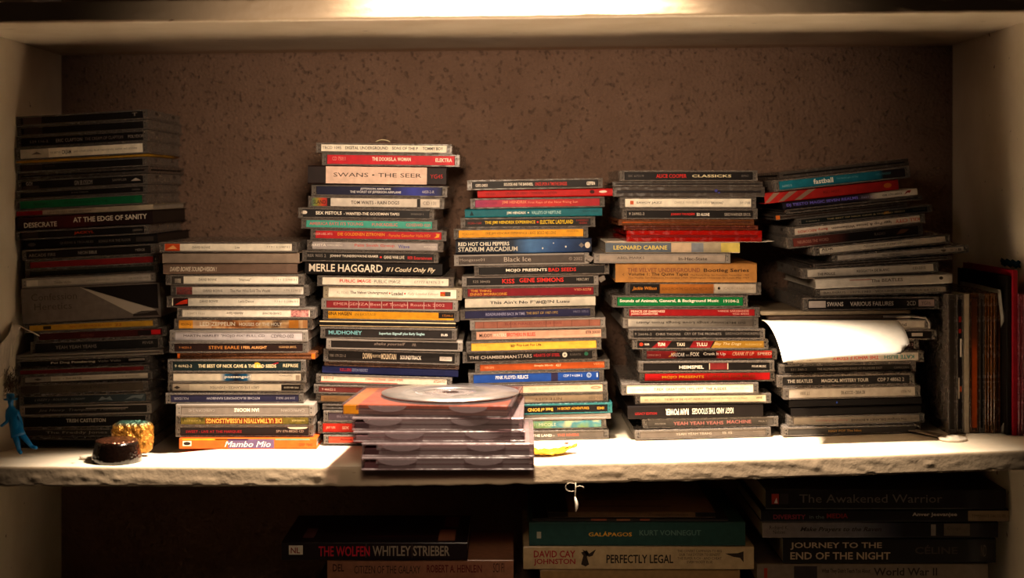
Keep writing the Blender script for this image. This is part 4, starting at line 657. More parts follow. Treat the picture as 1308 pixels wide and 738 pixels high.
# ------------------------------------------------------------------ pile of open-edged clear cases on the shelf lip
PW, PD = .142, .125
def pile_case(xm, yf, zb, t, yaw, tray, top, label, kind='j', notch=True, clear=None):
    root = empty('clear_cd_case', (xm, yf, zb), (0, 0, math.radians(yaw))); tag(root, label, 'compact disc', 'clear compact disc cases piled on the shelf lip')
    cl = clear or plastic('#c8b4b6', .22, .1, .10); h = PW/2
    b = MB().box(-h, h, 0, PD, 0, .0013, .0004); b.box(-h, -h+.0012, .001, PD-.001, .0013, t-.0016); b.box(h-.0012, h, .001, PD-.001, .0013, t-.0016)
    b.box(-h+.014, h-.002, .0002, .0014, .0013, t*.45)
    link('case_base', b.mesh(), cl, root)
    l = MB().box(-h, h, 0, PD, t-.0014, t, .0004); l.box(-h+.012, h, .0001, .0012, t*.52, t-.0014)
    link('lid', l.mesh(), cl, root)
    link('tray', MB().box(-h+.002, h-.004, .003, PD-.003, .0016, t*.55).mesh(), tray, root)
    if notch:
        off = random.uniform(-.012, .012)
        for x in (-.034+off, .034+off*.6):
            n = 14; V = [(x+.016*math.cos(math.pi*i/(n-1)), 0, .0048*math.sin(math.pi*i/(n-1))) for i in range(n)]
            V = [(a, -.0003, t-.0016-c) for a, _, c in V]+[(a, .0012, t-.0016-c) for a, _, c in V]
            Fc = [list(range(n)), [n+i for i in range(n)][::-1]]+[[i, (i+1) % n, n+(i+1) % n, n+i] for i in range(n)]
            link('grip_tab', me_from('tab', V, Fc), plastic('#d0bcc0', .25, .1, .1), root)
    if top: link('booklet', MB().box(-h+.013, h-.004, .003, PD-.003, t*.62, t-.0016).mesh(), top, root)
    return root
zs = shelf_z(-.05)
yz = 1.191
b5 = pile_case(-.0502, yz, zs+.0004, .0106, 0.6, card('#5a3c40'), card('#6a4c50'), 'lowest dark clear case in the pile under the loose disc')
b4 = pile_case(-.0500, yz+.001, zs+.0112, .0112, -0.4, card('#3c282a'), card('#b8a8a4'), 'dark clear case second from bottom of the pile under the disc')
b3 = pile_case(-.0575, yz+.006, zs+.0226, .0088, 1.0, card('#7a6468'), card('#9a868a'), 'thin greyish clear case in the middle of the pile under the disc')
b2 = pile_case(-.0590, yz+.008, zs+.0316, .0106, -1.0, card('#3a2c30'), card('#7a686a'), 'smoky clear case second from top of the pile under the disc')
b1 = pile_case(-.0685, yz+.010, zs+.0424, .0106, -5.0, card('#7a6a62', .3), card(('mot', 28, ['#8a3f1a', '#b0602a', '#94482a'])), 'clear case with orange and yellow cover right under the disc', clear=plastic('#c8b4b6', .07, .1, .03))
link('hinge_strip', MB().box(-PW/2+.0008, -PW/2+.0135, .002, PD-.002, .0018, .0088).mesh(), card('#cf8a1c'), b1)
# the loose disc
prof = [(.0075, 0), (.0600, 0), (.0600, .0012), (.0075, .0012)]
M_disc, nt, bb = newmat('disc_silver'); L = nt.links
tc = N(nt, 'ShaderNodeTexCoord'); gr = N(nt, 'ShaderNodeTexNoise'); gr.inputs['Scale'].default_value = 90
mp = N(nt, 'ShaderNodeMapping'); L.new(tc.outputs['Object'], mp.inputs[0]); L.new(mp.outputs[0], gr.inputs['Vector'])
bb.inputs['Base Color'].default_value = lin('#938d8b'); bb.inputs['Metallic'].default_value = .85
mr = N(nt, 'ShaderNodeMapRange'); mr.inputs[3].default_value = .25; mr.inputs[4].default_value = .5; L.new(gr.outputs['Fac'], mr.inputs[0]); L.new(mr.outputs[0], bb.inputs['Roughness'])
disc = empty('compact_disc', (-.0512, yz+.010+.066, zs+.0533), (math.radians(-.6), 0, .4)); tag(disc, 'loose silver compact disc lying on the orange and yellow case', 'compact disc')
link('data_surface', lathe([(.0230, 0), (.0600, 0), (.0600, .0012), (.0230, .0012)], 72, True), M_disc, disc)
link('hub', lathe([(.0075, .0001), (.0230, .0001), (.0230, .0011), (.0075, .0011)], 48, True), plastic('#8a8080', .4), disc)
for a0, a1, rr, wd_, c in ((.6, 2.5, .031, .0035, '#4a4446'), (2.8, 4.4, .029, .002, '#6a6062'), (.9, 2.2, .040, .003, '#5a5052')):
    V = []; n = 14
    for i in range(n+1):
        a = a0+(a1-a0)*i/n
        V += [(rr*math.cos(a), rr*math.sin(a), .00126), ((rr+wd_)*math.cos(a), (rr+wd_)*math.sin(a), .00126)]
    link('printed_ring', me_from('ring', V, [[2*i, 2*i+1, 2*i+3, 2*i+2] for i in range(n)]), ink(c), disc)

# ------------------------------------------------------------------ cases standing upright against the right-hand panel
def upright(kind, pxl, pxr, c, label, clear=None, tray=None, lean=0, h=.125, Y=1.300, dy=0, pr=(), dep=.142):
    k = Y/F; x0 = (pxl-VX)*k; x1 = (pxr-VX)*k; t = x1-x0-.0002
    zb = max(shelf_z(x0), shelf_z(x1))+.0004
    name = {'j': 'cd_case', 's': 'slim_cd_case', 'd': 'cardboard_cd_case', 'p': 'paper_sleeve'}[kind]
    # spine runs upwards: local x -> world z, local z -> world -x
    root = empty(name, (x1, Y+dy, zb+h/2+abs(lean)*.0), (0, -math.pi/2+lean, 0))
    BUILD[kind](root, h, round(t, 4), c, list(pr), clear or CLEAR, tray or TR_D)
    tag(root, label, 'compact disc' if kind != 'p' else 'paper sleeve', 'compact discs standing against the side panel'); return root
upright('j', 1211, 1221, '#2c2622', 'grey clear case standing upright, outermost of the standing row', SMOKE, TR_D)
upright('j', 1221.3, 1230.8, '#181211', 'black standing case with red and white marks', None, None, pr=[P(.8, .84, '#a8281c', .2, .8), P(.72, .75, '#a8281c', .2, .8), P(.55, .68, '#d8ccc0', .1, .5), P(.25, .4, '#c8b8a8', .6, .9), P(.3, .34, '#b8481c', .1, .5)])
upright('d', 1231, 1238.8, '#a89a88', 'cream standing card case beside an orange-brown one', None, TR_W)
upright('j', 1239, 1250, [(0, '#9a4012'), (.55, '#a8440f'), (.7, '#5a2a14'), (1, '#3a1d12')], 'orange-brown standing case beside a cream one', plastic('#6a3a1c', .5))
upright('j', 1250.2, 1257.5, '#100c0b', 'narrow black standing case between orange-brown and amber ones', SMOKE)
for a, b, t_ in ((1257.7, 1264, 'first'), (1264.2, 1270.6, 'second'), (1270.8, 1277.5, 'third')):
    upright('s', a, b, '#3a2110', '%s of three slim amber cases after the black standing one' % t_, AMB, dy=random.uniform(-.003, .003))
def crump(u, v): return (.004*math.sin(v*2.6+.4)+.0016*math.sin(u*6+v*4), u*.118, v*.128)
o = tag(link('paper_sleeve', sheet(crump, 10, 18, .0008), card('#8f8a82', .8, 0)), 'crumpled grey paper sleeve standing beside the black folder', 'paper sleeve')
p = at(1280, 564, 1.296); o.location = (p.x-.002, 1.292, shelf_z(p.x)+.001)
upright('d', 1285.5, 1293, '#15100f', 'tall black folder standing beside the crumpled grey sleeve', None, TR_D, h=.141, Y=1.285, dy=0)
upright('d', 1293.3, 1300.5, '#8f0f22', 'tall red box standing beside the black folder', None, card('#6a0c16'), h=.146, Y=1.282)
upright('s', 1300.8, 1308, '#7a2a3a', 'pink see-through standing case against the painted side panel', plastic('#c05a70', .45), Y=1.280)
# dark blue slip on the red box
o = tag(link('torn_blue_paper', sheet(lambda u, v: (.0006*math.sin(v*9), u*.05, v*.006+.001*math.sin(u*21)+.001), 10, 5, .0006), card('#123a4c', .7, 0)), 'torn dark blue paper leaning on top of the red box', 'paper')
p = at(1297, 360, 1.30); o.location = (p.x+.004, 1.30, shelf_z(.44)+.1468)

# ------------------------------------------------------------------ small things on the shelf
# blue toy man: one skinned body, a hat
def P3(px, py, Y): return at(px, py, Y)
Yt = 1.272; zf = shelf_z(-.43)
J = {'pel': (21, 552, 0), 'waist': (18.5, 541, 0), 'chest': (15.5, 529, 0), 'neck': (14, 521.5, 0), 'head': (13.6, 516, -.001), 'crown': (13.4, 511.5, -.001),
     'ls': (9.5, 528, 0), 'le': (9.5, 541, -.002), 'lh': (2.5, 546.5, -.005), 'lt': (0.2, 547, -.006), 'rs': (22, 529, .001), 're': (26, 540, .003), 'rh': (28, 549, .002), 'rt': (28.3, 552, .001),
     'lhip': (18.5, 555, -.001), 'lk': (22, 568, -.002), 'la': (24.5, 579, 0), 'lf': (27.5, 581.5, -.004), 'rhip': (25.5, 555, .001), 'rk': (34, 565, .001), 'ra': (41, 573.5, .002), 'rf': (47.5, 575, -.002)}
RAD = {'pel': .0052, 'waist': .0046, 'chest': .0056, 'neck': .0017, 'head': .0036, 'crown': .0028, 'ls': .0026, 'le': .0021, 'lh': .0017, 'lt': .0013, 'rs': .0026, 're': .0022, 'rh': .0018, 'rt': .0013,
       'lhip': .0040, 'lk': .0030, 'la': .0021, 'lf': .0019, 'rhip': .0040, 'rk': .0030, 'ra': .0021, 'rf': .0019}
E = [('pel', 'waist'), ('waist', 'chest'), ('chest', 'neck'), ('neck', 'head'), ('head', 'crown'), ('chest', 'ls'), ('ls', 'le'), ('le', 'lh'), ('lh', 'lt'), ('chest', 'rs'), ('rs', 're'), ('re', 'rh'), ('rh', 'rt'),
     ('pel', 'lhip'), ('lhip', 'lk'), ('lk', 'la'), ('la', 'lf'), ('pel', 'rhip'), ('rhip', 'rk'), ('rk', 'ra'), ('ra', 'rf')]
names = list(J); o0 = at(26, 580, Yt); o0.z = zf
pts = []
for n_ in names:
    p = at(J[n_][0], J[n_][1], Yt+J[n_][2])-o0; pts.append(p)
low = min(pts[names.index(k)].z for k in ('lf',)); 
me = bpy.data.meshes.new('toy_body'); me.from_pydata([tuple(p) for p in pts], [(names.index(a), names.index(b)) for a, b in E], [])
tmp = bpy.data.objects.new('toy_tmp', me); COL.objects.link(tmp)
sk = tmp.modifiers.new('skin', 'SKIN'); 
for i, n_ in enumerate(names): me.skin_vertices[0].data[i].radius = (RAD[n_], RAD[n_]*.85); me.skin_vertices[0].data[i].use_root = (n_ == 'pel')
sd = tmp.modifiers.new('sub', 'SUBSURF'); sd.levels = 2; sd.render_levels = 2
dg = bpy.context.evaluated_depsgraph_get(); body = bpy.data.meshes.new_from_object(tmp.evaluated_get(dg)); bpy.data.objects.remove(tmp)
for p in body.polygons: p.use_smooth = True
zmin = min(v.co.z for v in body.vertices)
M_blue = card('#0f6aa8', .35, .3, .1)
toy = empty('toy_figurine', (o0.x, o0.y, zf-zmin+.0004)); tag(toy, 'small blue plastic toy man in hat and coat beside the panel', 'figurine')
link('body', body, M_blue, toy)
hp = at(13.4, 512.5, Yt-.001)-o0
link('hat', lathe([(.0001, -.0002), (.0058, -.0006), (.0060, .0002), (.0036, .0006), (.0034, .0042), (.0024, .0052), (.0001, .0050)], 24), M_blue, toy, hp)
# coat skirt and lapels
cp = at(20.5, 549, Yt)-o0
sk_ = lathe([(.0042, .010), (.0050, .004), (.0060, -.004), (.0066, -.0075), (.0058, -.0075), (.0046, .004)], 20, True)
co = link('coat_skirt', sk_, M_blue, toy, cp); co.rotation_euler = (0, -.28, 0); co.scale = (1, .8, 1)
fp = at(13.4, 516.5, Yt-.0045)-o0
link('nose', lathe([(.0001, .001), (.0006, .0002), (.0008, -.0006), (.0001, -.0009)], 8), M_blue, toy, fp)
# dark resin puck
pk = empty('resin_puck', (at(148.5, 588, 1.238).x, 1.240, shelf_z(-.33)+.0003)); tag(pk, 'dark amber glass puck with sparkling copper top on the shelf', 'paperweight')
M_res, nt, bb = newmat('dark_resin'); bb.inputs['Base Color'].default_value = lin('#0c0503'); bb.inputs['Roughness'].default_value = .16; bb.inputs['Coat Weight'].default_value = .3
tcr = N(nt, 'ShaderNodeTexCoord'); vr = N(nt, 'ShaderNodeTexVoronoi'); vr.inputs['Scale'].default_value = 420; nt.links.new(tcr.outputs['Object'], vr.inputs['Vector'])
bpn = N(nt, 'ShaderNodeBump'); bpn.inputs['Strength'].default_value = .35; bpn.inputs['Distance'].default_value = .001; nt.links.new(vr.outputs['Distance'], bpn.inputs['Height']); nt.links.new(bpn.outputs[0], bb.inputs['Normal'])
link('body', lathe([(.0212, 0), (.0208, .004), (.0185, .0150), (.0178, .0172)], 40), M_res, pk)
M_cop, nt, bb = newmat('copper_flakes'); bb.inputs['Metallic'].default_value = .7; bb.inputs['Roughness'].default_value = .28
tcr = N(nt, 'ShaderNodeTexCoord'); vr = N(nt, 'ShaderNodeTexVoronoi'); vr.inputs['Scale'].default_value = 380; nt.links.new(tcr.outputs['Object'], vr.inputs['Vector'])
rp = N(nt, 'ShaderNodeValToRGB'); rp.color_ramp.elements[0].color = lin('#24100a'); rp.color_ramp.elements[1].color = lin('#7a4a34'); nt.links.new(vr.outputs['Color'], rp.inputs[0]); nt.links.new(rp.outputs[0], bb.inputs['Base Color'])
bpn = N(nt, 'ShaderNodeBump'); bpn.inputs['Strength'].default_value = .8; bpn.inputs['Distance'].default_value = .0015; nt.links.new(vr.outputs['Distance'], bpn.inputs['Height']); nt.links.new(bpn.outputs[0], bb.inputs['Normal'])
link('flake_top', lathe([(.0176, .0170), (.0178, .0178), (.0150, .0186), (.0001, .0182)], 40), M_cop, pk)
# crinkled gold lump
def lump(sx, sy, sz, amp, fr, seed, sub=4, sq=4.0):
    bm = bmesh.new(); bmesh.ops.create_icosphere(bm, subdivisions=sub, radius=1)
    for v in bm.verts:
        d = v.co.normalized(); k = (abs(d.x)**sq+abs(d.y)**sq+abs(d.z)**sq)**(-1/sq)
        q = Vector((d.x*sx, d.y*sy, d.z*sz))*k
        a = abs(noise.noise(d*fr+Vector((seed, 0, 0))))+.5*abs(noise.noise(d*fr*2.2+Vector((0, seed, 0))))
        v.co = q*(1-amp*a)
    zm = min(v.co.z for v in bm.verts)
    for v in bm.verts: v.co.z -= zm
    me = bpy.data.meshes.new('lump'); bm.to_mesh(me); bm.free()
    return me
M_gold, nt, bb = newmat('gold_foil'); bb.inputs['Metallic'].default_value = .8; bb.inputs['Roughness'].default_value = .38
tcr = N(nt, 'ShaderNodeTexCoord'); sp = N(nt, 'ShaderNodeSeparateXYZ'); nt.links.new(tcr.outputs['Generated'], sp.inputs[0]); rp = N(nt, 'ShaderNodeValToRGB')
rp.color_ramp.elements[0].position = .86; rp.color_ramp.elements[0].color = lin('#9c6a26'); rp.color_ramp.elements[1].position = .97; rp.color_ramp.elements[1].color = lin('#42685c')
nt.links.new(sp.outputs['Z'], rp.inputs[0]); nt.links.new(rp.outputs[0], bb.inputs['Base Color'])
nz = N(nt, 'ShaderNodeTexNoise'); nz.inputs['Scale'].default_value = 260; nz.inputs['Detail'].default_value = 4; nt.links.new(tcr.outputs['Object'], nz.inputs['Vector'])
bpn = N(nt, 'ShaderNodeBump'); bpn.inputs['Strength'].default_value = .9; bpn.inputs['Distance'].default_value = .003; nt.links.new(nz.outputs['Fac'], bpn.inputs['Height']); nt.links.new(bpn.outputs[0], bb.inputs['Normal'])
g = at(168, 579, 1.268)
o = tag(link('gold_lump', lump(.0186, .012, .0150, .16, 2.6, 3.3), M_gold), 'crinkled gold foil lump standing behind the dark puck', 'ornament'); o.location = (g.x, 1.272, shelf_z(g.x)+.0003); o.rotation_euler = (0, 0, .1)
# white shirt button / flat pebble beside the puck
g = at(109, 582, 1.245)
o = tag(link('white_button', lathe([(.0001, .0002), (.0050, 0), (.0062, .0010), (.0062, .0019), (.0050, .0026), (.0034, .0018), (.0001, .0018)], 24), card('#d8cbb8', .4)), 'small white button lying beside the dark puck', 'button'); o.location = (g.x, 1.250, shelf_z(g.x)+.0003)
# yellow scrap: crumpled leaf-like foil
def leaf(u, v):
    a = u*2-1; wid = (1-abs(a)**2.2)*.0075*(1.15-.25*a)+.0006
    x = a*.0165; y = (v-.5)*2*wid+.003*a
    z = .0022+.0016*noise.noise((u*5, v*5, 4.2))+.0022*abs(noise.noise((u*9, v*7, 1.7)))+(.0045*max(0, a-.3))
    return (x, y, z)
g = at(705, 576, 1.255)
lf = empty('yellow_scrap', (g.x, 1.256, shelf_z(g.x)+.0004), (0, 0, .05)); tag(lf, 'crumpled yellow foil scrap with small red spot on the shelf', 'scrap')
mm = sheet(leaf, 22, 10, .0006); zm = min(v.co.z for v in mm.vertices)
for v in mm.vertices: v.co.z -= zm
mm.transform(Matrix.Scale(1.35, 4)); link('foil', mm, card(('mot', 200, ['#a86a14', '#c08c28', '#986414']), .4), lf)
link('red_spot', lump(.0022, .0012, .0008, .2, 2, 1.1, 2, 2.5), card('#b8341c'), lf, (.0128, .001, .0085))
# white washer with a flat strap
g = at(1217, 560, 1.272)
ws = empty('luggage_tag', (g.x, 1.272, shelf_z(g.x)+.0003)); tag(ws, 'white round plastic tag with flat grey strap by standing cases', 'tag')
link('disc', lathe([(.0030, .0002), (.0118, 0), (.0124, .0012), (.0112, .0022), (.0060, .0020), (.0050, .0036), (.0030, .0036)], 36, True), card('#e4d8c6', .4), ws)
sl = sheet(lambda u, v: (-.004-.028*v+(u-.5)*.012, .006+.050*v, .0012+.0006*math.sin(v*3)+.0285*0*v+.0305*(-.004-.028*v)*-.0), 4, 10, .0009)
for v in sl.vertices: v.co.z += .0
st = link('strap', sl, card('#7d7064', .6, .1), ws)
# dust tuft on the side panel and the curled sheet leaning there
def fuzz(n, R_, seed, rad, stretch=(1, 1, 1)):
    random.seed(seed); V = []; Fc = []
    for i in range(n):
        d = Vector((random.gauss(0, 1)*stretch[0], random.gauss(0, 1)*stretch[1], random.gauss(0, 1)*stretch[2]))*R_*.35
        e = d+Vector((random.gauss(0, 1), random.gauss(0, 1), random.gauss(0, 1)))*R_*.45; m_ = (d+e)/2+Vector((random.gauss(0, 1), random.gauss(0, 1), random.gauss(0, 1)))*R_*.18
        b = len(V)
        for q in (d, m_, e):
            V += [q+Vector((rad, 0, 0)), q+Vector((-rad*.5, rad*.8, 0)), q+Vector((-rad*.5, -rad*.8, rad*.4))]
        for s_ in (0, 3):
            Fc += [[b+s_+k, b+s_+(k+1) % 3, b+s_+3+(k+1) % 3, b+s_+3+k] for k in range(3)]
    return me_from('fuzz', V, Fc)
g = at(8, 490, 1.337)
o = tag(link('dust_tuft', fuzz(220, .010, 5, .00022, (.5, .8, 1.3)), card('#4a3a2c', .9, 0)), 'brown dust tuft clinging to the panel above the blue figurine', 'dust'); o['kind'] = 'stuff'; o.location = (XL+.0065, 1.332, g.z)
LA, LB, LC, LD, LE = at(-2, 442, 1.302), at(15, 411, 1.350), at(-2, 484, 1.306), at(13, 470, 1.352), at(48, 427, 1.338)
def curl(u, v):   # a leaf standing along the panel whose top edge folds over to the right
    if u <= .6:
        k = u/.6; p = (LA*(1-k)+LB*k)*(1-v)+(LC*(1-k)+LD*k)*v; p.x += .003*math.sin(math.pi*k)*(1-v)
        return p
    k = (u-.6)/.4; a = LB*(1-k)+LE*k; b_ = LD*max(0, 1-k*5)+(a+Vector((0, .006, -.0022)))*min(1, k*5)
    return a*(1-v)+(b_*v)
o = tag(link('curled_sheet', sheet(curl, 20, 8, .0005), card('#cdbfae', .7, 0)), 'curled off-white sheet leaning between panel and dark stack', 'paper')
# lint on a thread hanging under the shelf lip
g = at(734, 619, 1.2125)
th = empty('hanging_lint', (g.x, 1.2125, shelf_z(g.x)-.0165)); tag(th, 'pale wisp of lint on a thread under the shelf lip', 'lint')
loop = [(.0045*math.cos(a)-.003, .0005, -.0030+.0045*math.sin(a)*.8) for a in [i*.35 for i in range(16)]]
link('thread', tube([(.001, .0006, .0008), (.0008, -.0002, -.004), (.0005, -.0002, -.010), (.0006, 0, -.0125)], .00022, 5), card('#d8c8b0', .7), th)
link('thread_loop', tube(loop, .00014, 4), card('#d8c8b0', .7), th)
link('thread_tail', tube([(.0008, 0, -.003), (.004, 0, -.0018), (.0072, 0, -.0026), (.0078, 0, -.0036)], .00014, 4), card('#d8c8b0', .7), th)
link('wisp', tube([(.0004, 0, -.0110), (.0010, 0, -.0140), (.0018, 0, -.0175), (.0017, 0, -.0205), (.0009, 0, -.0238)], .0012, 8, [.25, .8, 1, .8, .1]), card('#f0e2d0', .8, 0), th)

# ------------------------------------------------------------------ books on the shelf below
def book(pxl, pxr, y0, y1, D, depth, c, pr, label, pages='#b8a488', slope=0., top=None, name='paperback_book', zb=None, yaw=0.):
    k = D/F; x0 = (pxl-VX)*k; x1 = (pxr-VX)*k; w = x1-x0; t = (y1-y0)*k-.0003
    th = math.atan(slope)
    root = empty(name, ((x0+x1)/2, D, EYE-(y1-VY)*k if zb is None else zb), (0, th, yaw))
    h = w/2; b = .0006; r = .0012; dep = depth
    out = [(dep, 0), (r, 0), (r*.3, r*.3), (0, r), (0, t-r), (r*.3, t-r*.3), (r, t), (dep, t)]
    inn = [(dep, t-b), (b+r, t-b), (b, t-b-r*.5), (b, b+r*.5), (b+r, b), (dep, b)]
    pr_ = out+inn; m = MB(); n = len(pr_)
    m.V = [(-h, y, z) for y, z in pr_]+[(h, y, z) for y, z in pr_]
    m.F = [[i, (i+1) % n, n+(i+1) % n, n+i] for i in range(n)]
    for o_ in (0, n):
        q = lambda *a: m.F.append([o_+i for i in a])
        q(0, 1, 12, 13); q(1, 2, 12); q(2, 3, 11, 12); q(3, 4, 10, 11); q(4, 5, 9, 10); q(5, 6, 9); q(6, 7, 8, 9)
    cv = link('cover', m.mesh(), card(c, .5, .15), root)
    pg, nt, bb = newmat('pages'); bb.inputs['Base Color'].default_value = lin(pages); bb.inputs['Roughness'].default_value = .9
    tcn = N(nt, 'ShaderNodeTexCoord'); wv = N(nt, 'ShaderNodeTexWave'); wv.bands_direction = 'Z'; wv.inputs['Scale'].default_value = 700; nt.links.new(tcn.outputs['Object'], wv.inputs['Vector'])
    bp = N(nt, 'ShaderNodeBump'); bp.inputs['Strength'].default_value = .5; bp.inputs['Distance'].default_value = .0005; nt.links.new(wv.outputs['Fac'], bp.inputs['Height']); nt.links.new(bp.outputs[0], bb.inputs['Normal'])
    link('pages', MB().box(-h+.0008, h-.0008, b+.0006, dep-.001, b, t-b).mesh(), pg, root)
    prints(cv, pr, w, r*.6, t-r*.6, -.00003)
    if top:   # flat print on the upper cover: (u0, u1, v0, v1, colour) with v along depth
        for (u0, u1, v0, v1, cc) in top:
            V = [((u0-.5)*w, v0*dep, t+.00008), ((u1-.5)*w, v0*dep, t+.00008), ((u1-.5)*w, v1*dep, t+.00008), ((u0-.5)*w, v1*dep, t+.00008)]
            link('cover_print', me_from('print', V, [(0, 1, 2, 3)]), ink(cc), cv)
    tag(root, label, 'book', 'books on the lower shelf'); root['t'] = t
    return root
def pile(items, D, zshelf):
    """items top to bottom; each rests on the next"""
    z = zshelf+.0005; out = []
    for it in items[::-1]:
        it = dict(it); b = book(D=D+it.pop('dd', 0), zb=z, **it); out.append(b)
        z += b['t']+.0004+abs(it.get('slope', 0))*.0
        del b['t']
    return out
ZL = EYE-.430+.0004
kk = lambda D, y: EYE-(y-VY)/F*D
def fill(D, ytop, n, x0, x1, cols, lab):
    """books under the lowest visible one, down to the shelf"""
    ybot = VY+(EYE-ZL)*F/D; h = (ybot-ytop)/n
    return [dict(pxl=x0+i*3, pxr=x1-i*4, y0=ytop+i*h, y1=ytop+(i+1)*h, depth=.13, c=cols[i], pr=[], label=lab[i]) for i in range(n)]
pile([
 dict(pxl=359.5, pxr=597, y0=693, y1=716.5, depth=.108, c='#1a0f12', dd=-.004, slope=0, top=[(.10, .16, .15, .5, '#6a4448'), (.84, .93, .05, .45, '#7a4a3a'), (.86, .94, .55, .95, '#5a2a24'), (.45, .84, .2, .22, '#4a1c1c')],
      pr=[P(.04, .115, '#cbbfb0', .3, .85), T('NL', .05, .10, .55, .35, '#7a2420', 'b'), T('THE WOLFEN', .20, .475, .5, .62, '#a81c2c', 'b'), T('WHITLEY STRIEBER', .49, .905, .52, .62, '#8a7c6c', 'b'), P(.45, .46, '#3a2a28', .1, .95), P(.7, .705, '#3a2a28', .1, .95)], label='black paperback with red and grey spine title and creased cover'),
 dict(pxl=418, pxr=656, y0=717, y1=743, depth=.108, c='#8f5f48', pr=[T('DEL', .03, .09, .6, .4, '#3a1c18', 'b'), T('CITIZEN OF THE GALAXY', .145, .50, .5, .42, '#3a2420'), T('ROBERT A. HEINLEIN', .535, .83, .55, .42, '#5a1c1c', 'b'), T('SCI FI', .89, .95, .6, .5, '#3a1c18')], label='salmon paperback lying under the black one with red title'),
]+fill(1.32, 743.5, 3, 405, 650, ['#3a2a20', '#2a2420', '#4a3a2c'], ['brown paperback third in the pile with the salmon paperback', 'charcoal paperback fourth in the pile with the salmon paperback', 'lowest paperback in the pile with the salmon paperback']), 1.325, ZL)
pile([
 dict(pxl=700, pxr=914, y0=656, y1=664, depth=.20, c='#5f4430', pr=[P(0, .12, '#15100e'), P(.88, 1, '#15100e'), T('CONTEMPORARY', .6, .84, .5, .4, '#3a281c')], top=[(.15, .75, .1, .13, '#3a2a20'), (.15, .72, .25, .28, '#3a2a20'), (.15, .75, .4, .43, '#3a2a20'), (0, .12, .0, 1., '#191210'), (.25, .35, .5, .8, '#3a2a20')], label='thin brown printed booklet on top of the dark green book'),
 dict(pxl=680, pxr=930, y0=664.3, y1=669, depth=.17, c='#1c1412', pr=[P(.3, .38, '#8a4a34'), P(.43, .5, '#8a5a3c'), P(.55, .6, '#8a4a34')], label='thin black booklet with brown patches under the printed booklet'),
 dict(pxl=676, pxr=952, y0=669, y1=700, depth=.15, c='#1e3a36', pr=[P(.035, .055, '#8a8474', .3, .6), T('GALÁPAGOS', .275, .475, .5, .22, '#b8862a', 'b'), T('KURT VONNEGUT', .51, .795, .55, .24, '#4e665e', 'b')], label='dark green book with small gold title', pages='#8a7a60'),
 dict(pxl=668.6, pxr=963, y0=700, y1=730, depth=.15, c='#a8906e', pr=[T('DAVID CAY', .045, .225, .68, .32, '#8a1a24', 'b'), T('JOHNSTON', .045, .225, .30, .32, '#8a1a24', 'b'), T('PERFECTLY LEGAL', .36, .65, .45, .4, '#1f1814', 'b'), T('THE COVERT CAMPAIGN TO RIG', .668, .86, .82, .12, '#3a2c20'), T('OUR TAX SYSTEM TO BENEFIT', .675, .855, .65, .12, '#3a2c20'), T('THE SUPER RICH - AND CHEAT', .668, .86, .48, .12, '#3a2c20'), T('EVERYBODY ELSE', .71, .82, .31, .12, '#3a2c20'),
      ('g', [(.25, .2), (.26, .6), (.25, .75), (.275, .85), (.285, .7), (.275, .55), (.285, .2), (.27, .1)], '#2a201a'), ('g', [(.255, .9), (.285, .7), (.315, .9), (.30, .6), (.285, .55), (.27, .65)], '#2a201a'), ('g', [(.875, .7), (.93, .72), (.955, .8), (.955, .3), (.94, .5), (.91, .55)], '#2a201a')], label='cream book with red author and black title capitals', pages='#9a8a70'),
]+fill(1.32, 730.5, 3, 690, 945, ['#8a6a44', '#3a1c1a', '#2a2a30'], ['tan book lying directly under the cream book', 'maroon book second from the bottom under the cream book', 'grey-black book at the base under the cream book']), 1.325, ZL)
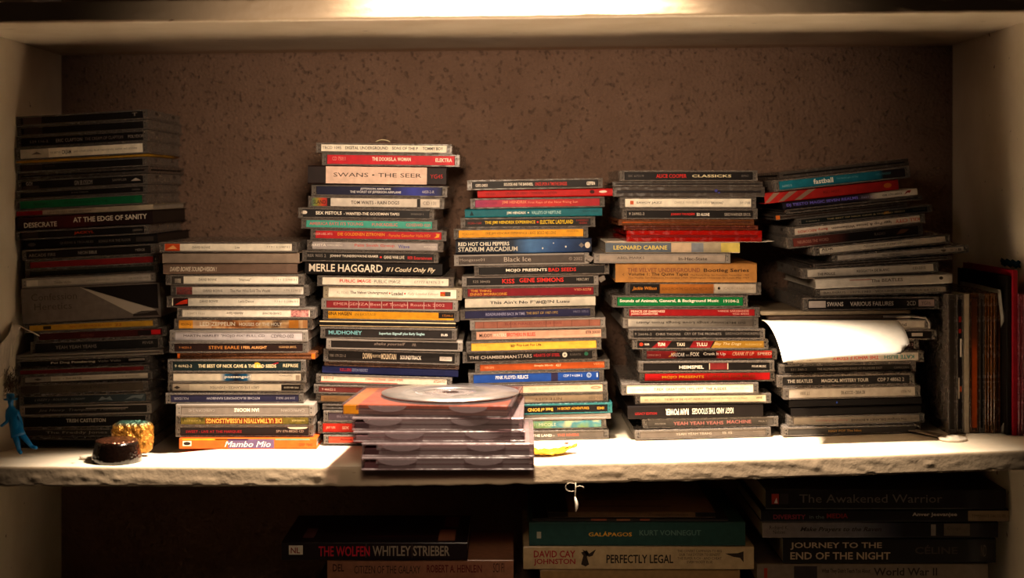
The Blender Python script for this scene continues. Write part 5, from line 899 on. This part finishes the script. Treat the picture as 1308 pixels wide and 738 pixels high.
pile([
 dict(pxl=978, pxr=1285, y0=622, y1=648, depth=.15, c='#151110', pr=[P(.025, .055, '#8a2c24', .25, .8), ('g', [(.035, .3), (.045, .6), (.05, .3)], '#c8bcb0'), P(.06, .095, '#2a2422', .25, .8), T('The Awakened Warrior', .14, .735, .55, .45, '#5c534c')], label='black book with large grey serif title', pages='#8a7a60'),
 dict(pxl=972, pxr=1289, y0=648.5, y1=664, depth=.14, c='#120f12', pr=[T('DIVERSITY', .05, .18, .4, .45, '#7a2a34', 'b'), T('in the', .195, .255, .4, .35, '#5a625a'), T('MEDIA', .265, .35, .5, .45, '#7a1c1c', 'b'), T('Anver Jeevanjee', .61, .79, .6, .45, '#a89c90', 'b'), P(.835, 1, '#7d6a54'), T('TEMPERANCE DIALOGUES', .85, .985, .5, .28, '#3a3028')], label='slim black book with red words and tan end', pages='#8a7a60'),
 dict(pxl=974, pxr=1275, y0=664.5, y1=685, depth=.15, c=[(0, '#6a5f5a'), (.4, '#5d5a60'), (.55, '#2a2a34'), (.6, '#141012'), (1, '#141012')], pr=[T('Richard K.', .03, .11, .68, .26, '#2a2220'), T('Nelson', .045, .095, .36, .26, '#2a2220'), T('Make Prayers to the Raven', .16, .505, .52, .4, '#231c1c', 'bi'), P(.715, .735, '#7a7068', .1, .9), P(.77, .88, '#5a4e44', .1, .95), T('Chicago', .785, .84, .6, .3, '#3a322c')], label='grey to black book with slanted dark title', pages='#8a7a60'),
 dict(pxl=1000, pxr=1272, y0=689, y1=721, depth=.14, c='#14100f', pr=[T('JOURNEY TO THE', .035, .465, .70, .32, '#9a8670', 'b'), T('END OF THE NIGHT', .035, .505, .28, .32, '#9a8670', 'b'), T('CÉLINE', .62, .82, .55, .38, '#3c342e', 'b'), T('ND', .93, .955, .5, .5, '#6a5e52')], label='black book with two lines of tan capitals', pages='#8a7a60'),
 dict(pxl=967, pxr=1262, y0=722, y1=748, depth=.15, c='#6a5c50', pr=[T("What They Didn't Teach You About", .28, .49, .62, .3, '#2a2220', 'b'), T('World War II', .505, .78, .6, .42, '#2a2220', 'b'), P(.16, .26, '#2a2428', .1, .9), T('1', .03, .045, .5, .6, '#8a2c24', 'b')], label='grey-brown war history book under the tan-lettered black one', pages='#8a7a60'),
]+fill(1.32, 748.5, 3, 980, 1250, ['#4a2420', '#2c3438', '#5a4a34'], ['maroon book third from bottom in the pile with tan-lettered book', 'slate book second from bottom in the pile with tan-lettered book', 'brown book at the base of the pile with tan-lettered book']), 1.325, ZL)
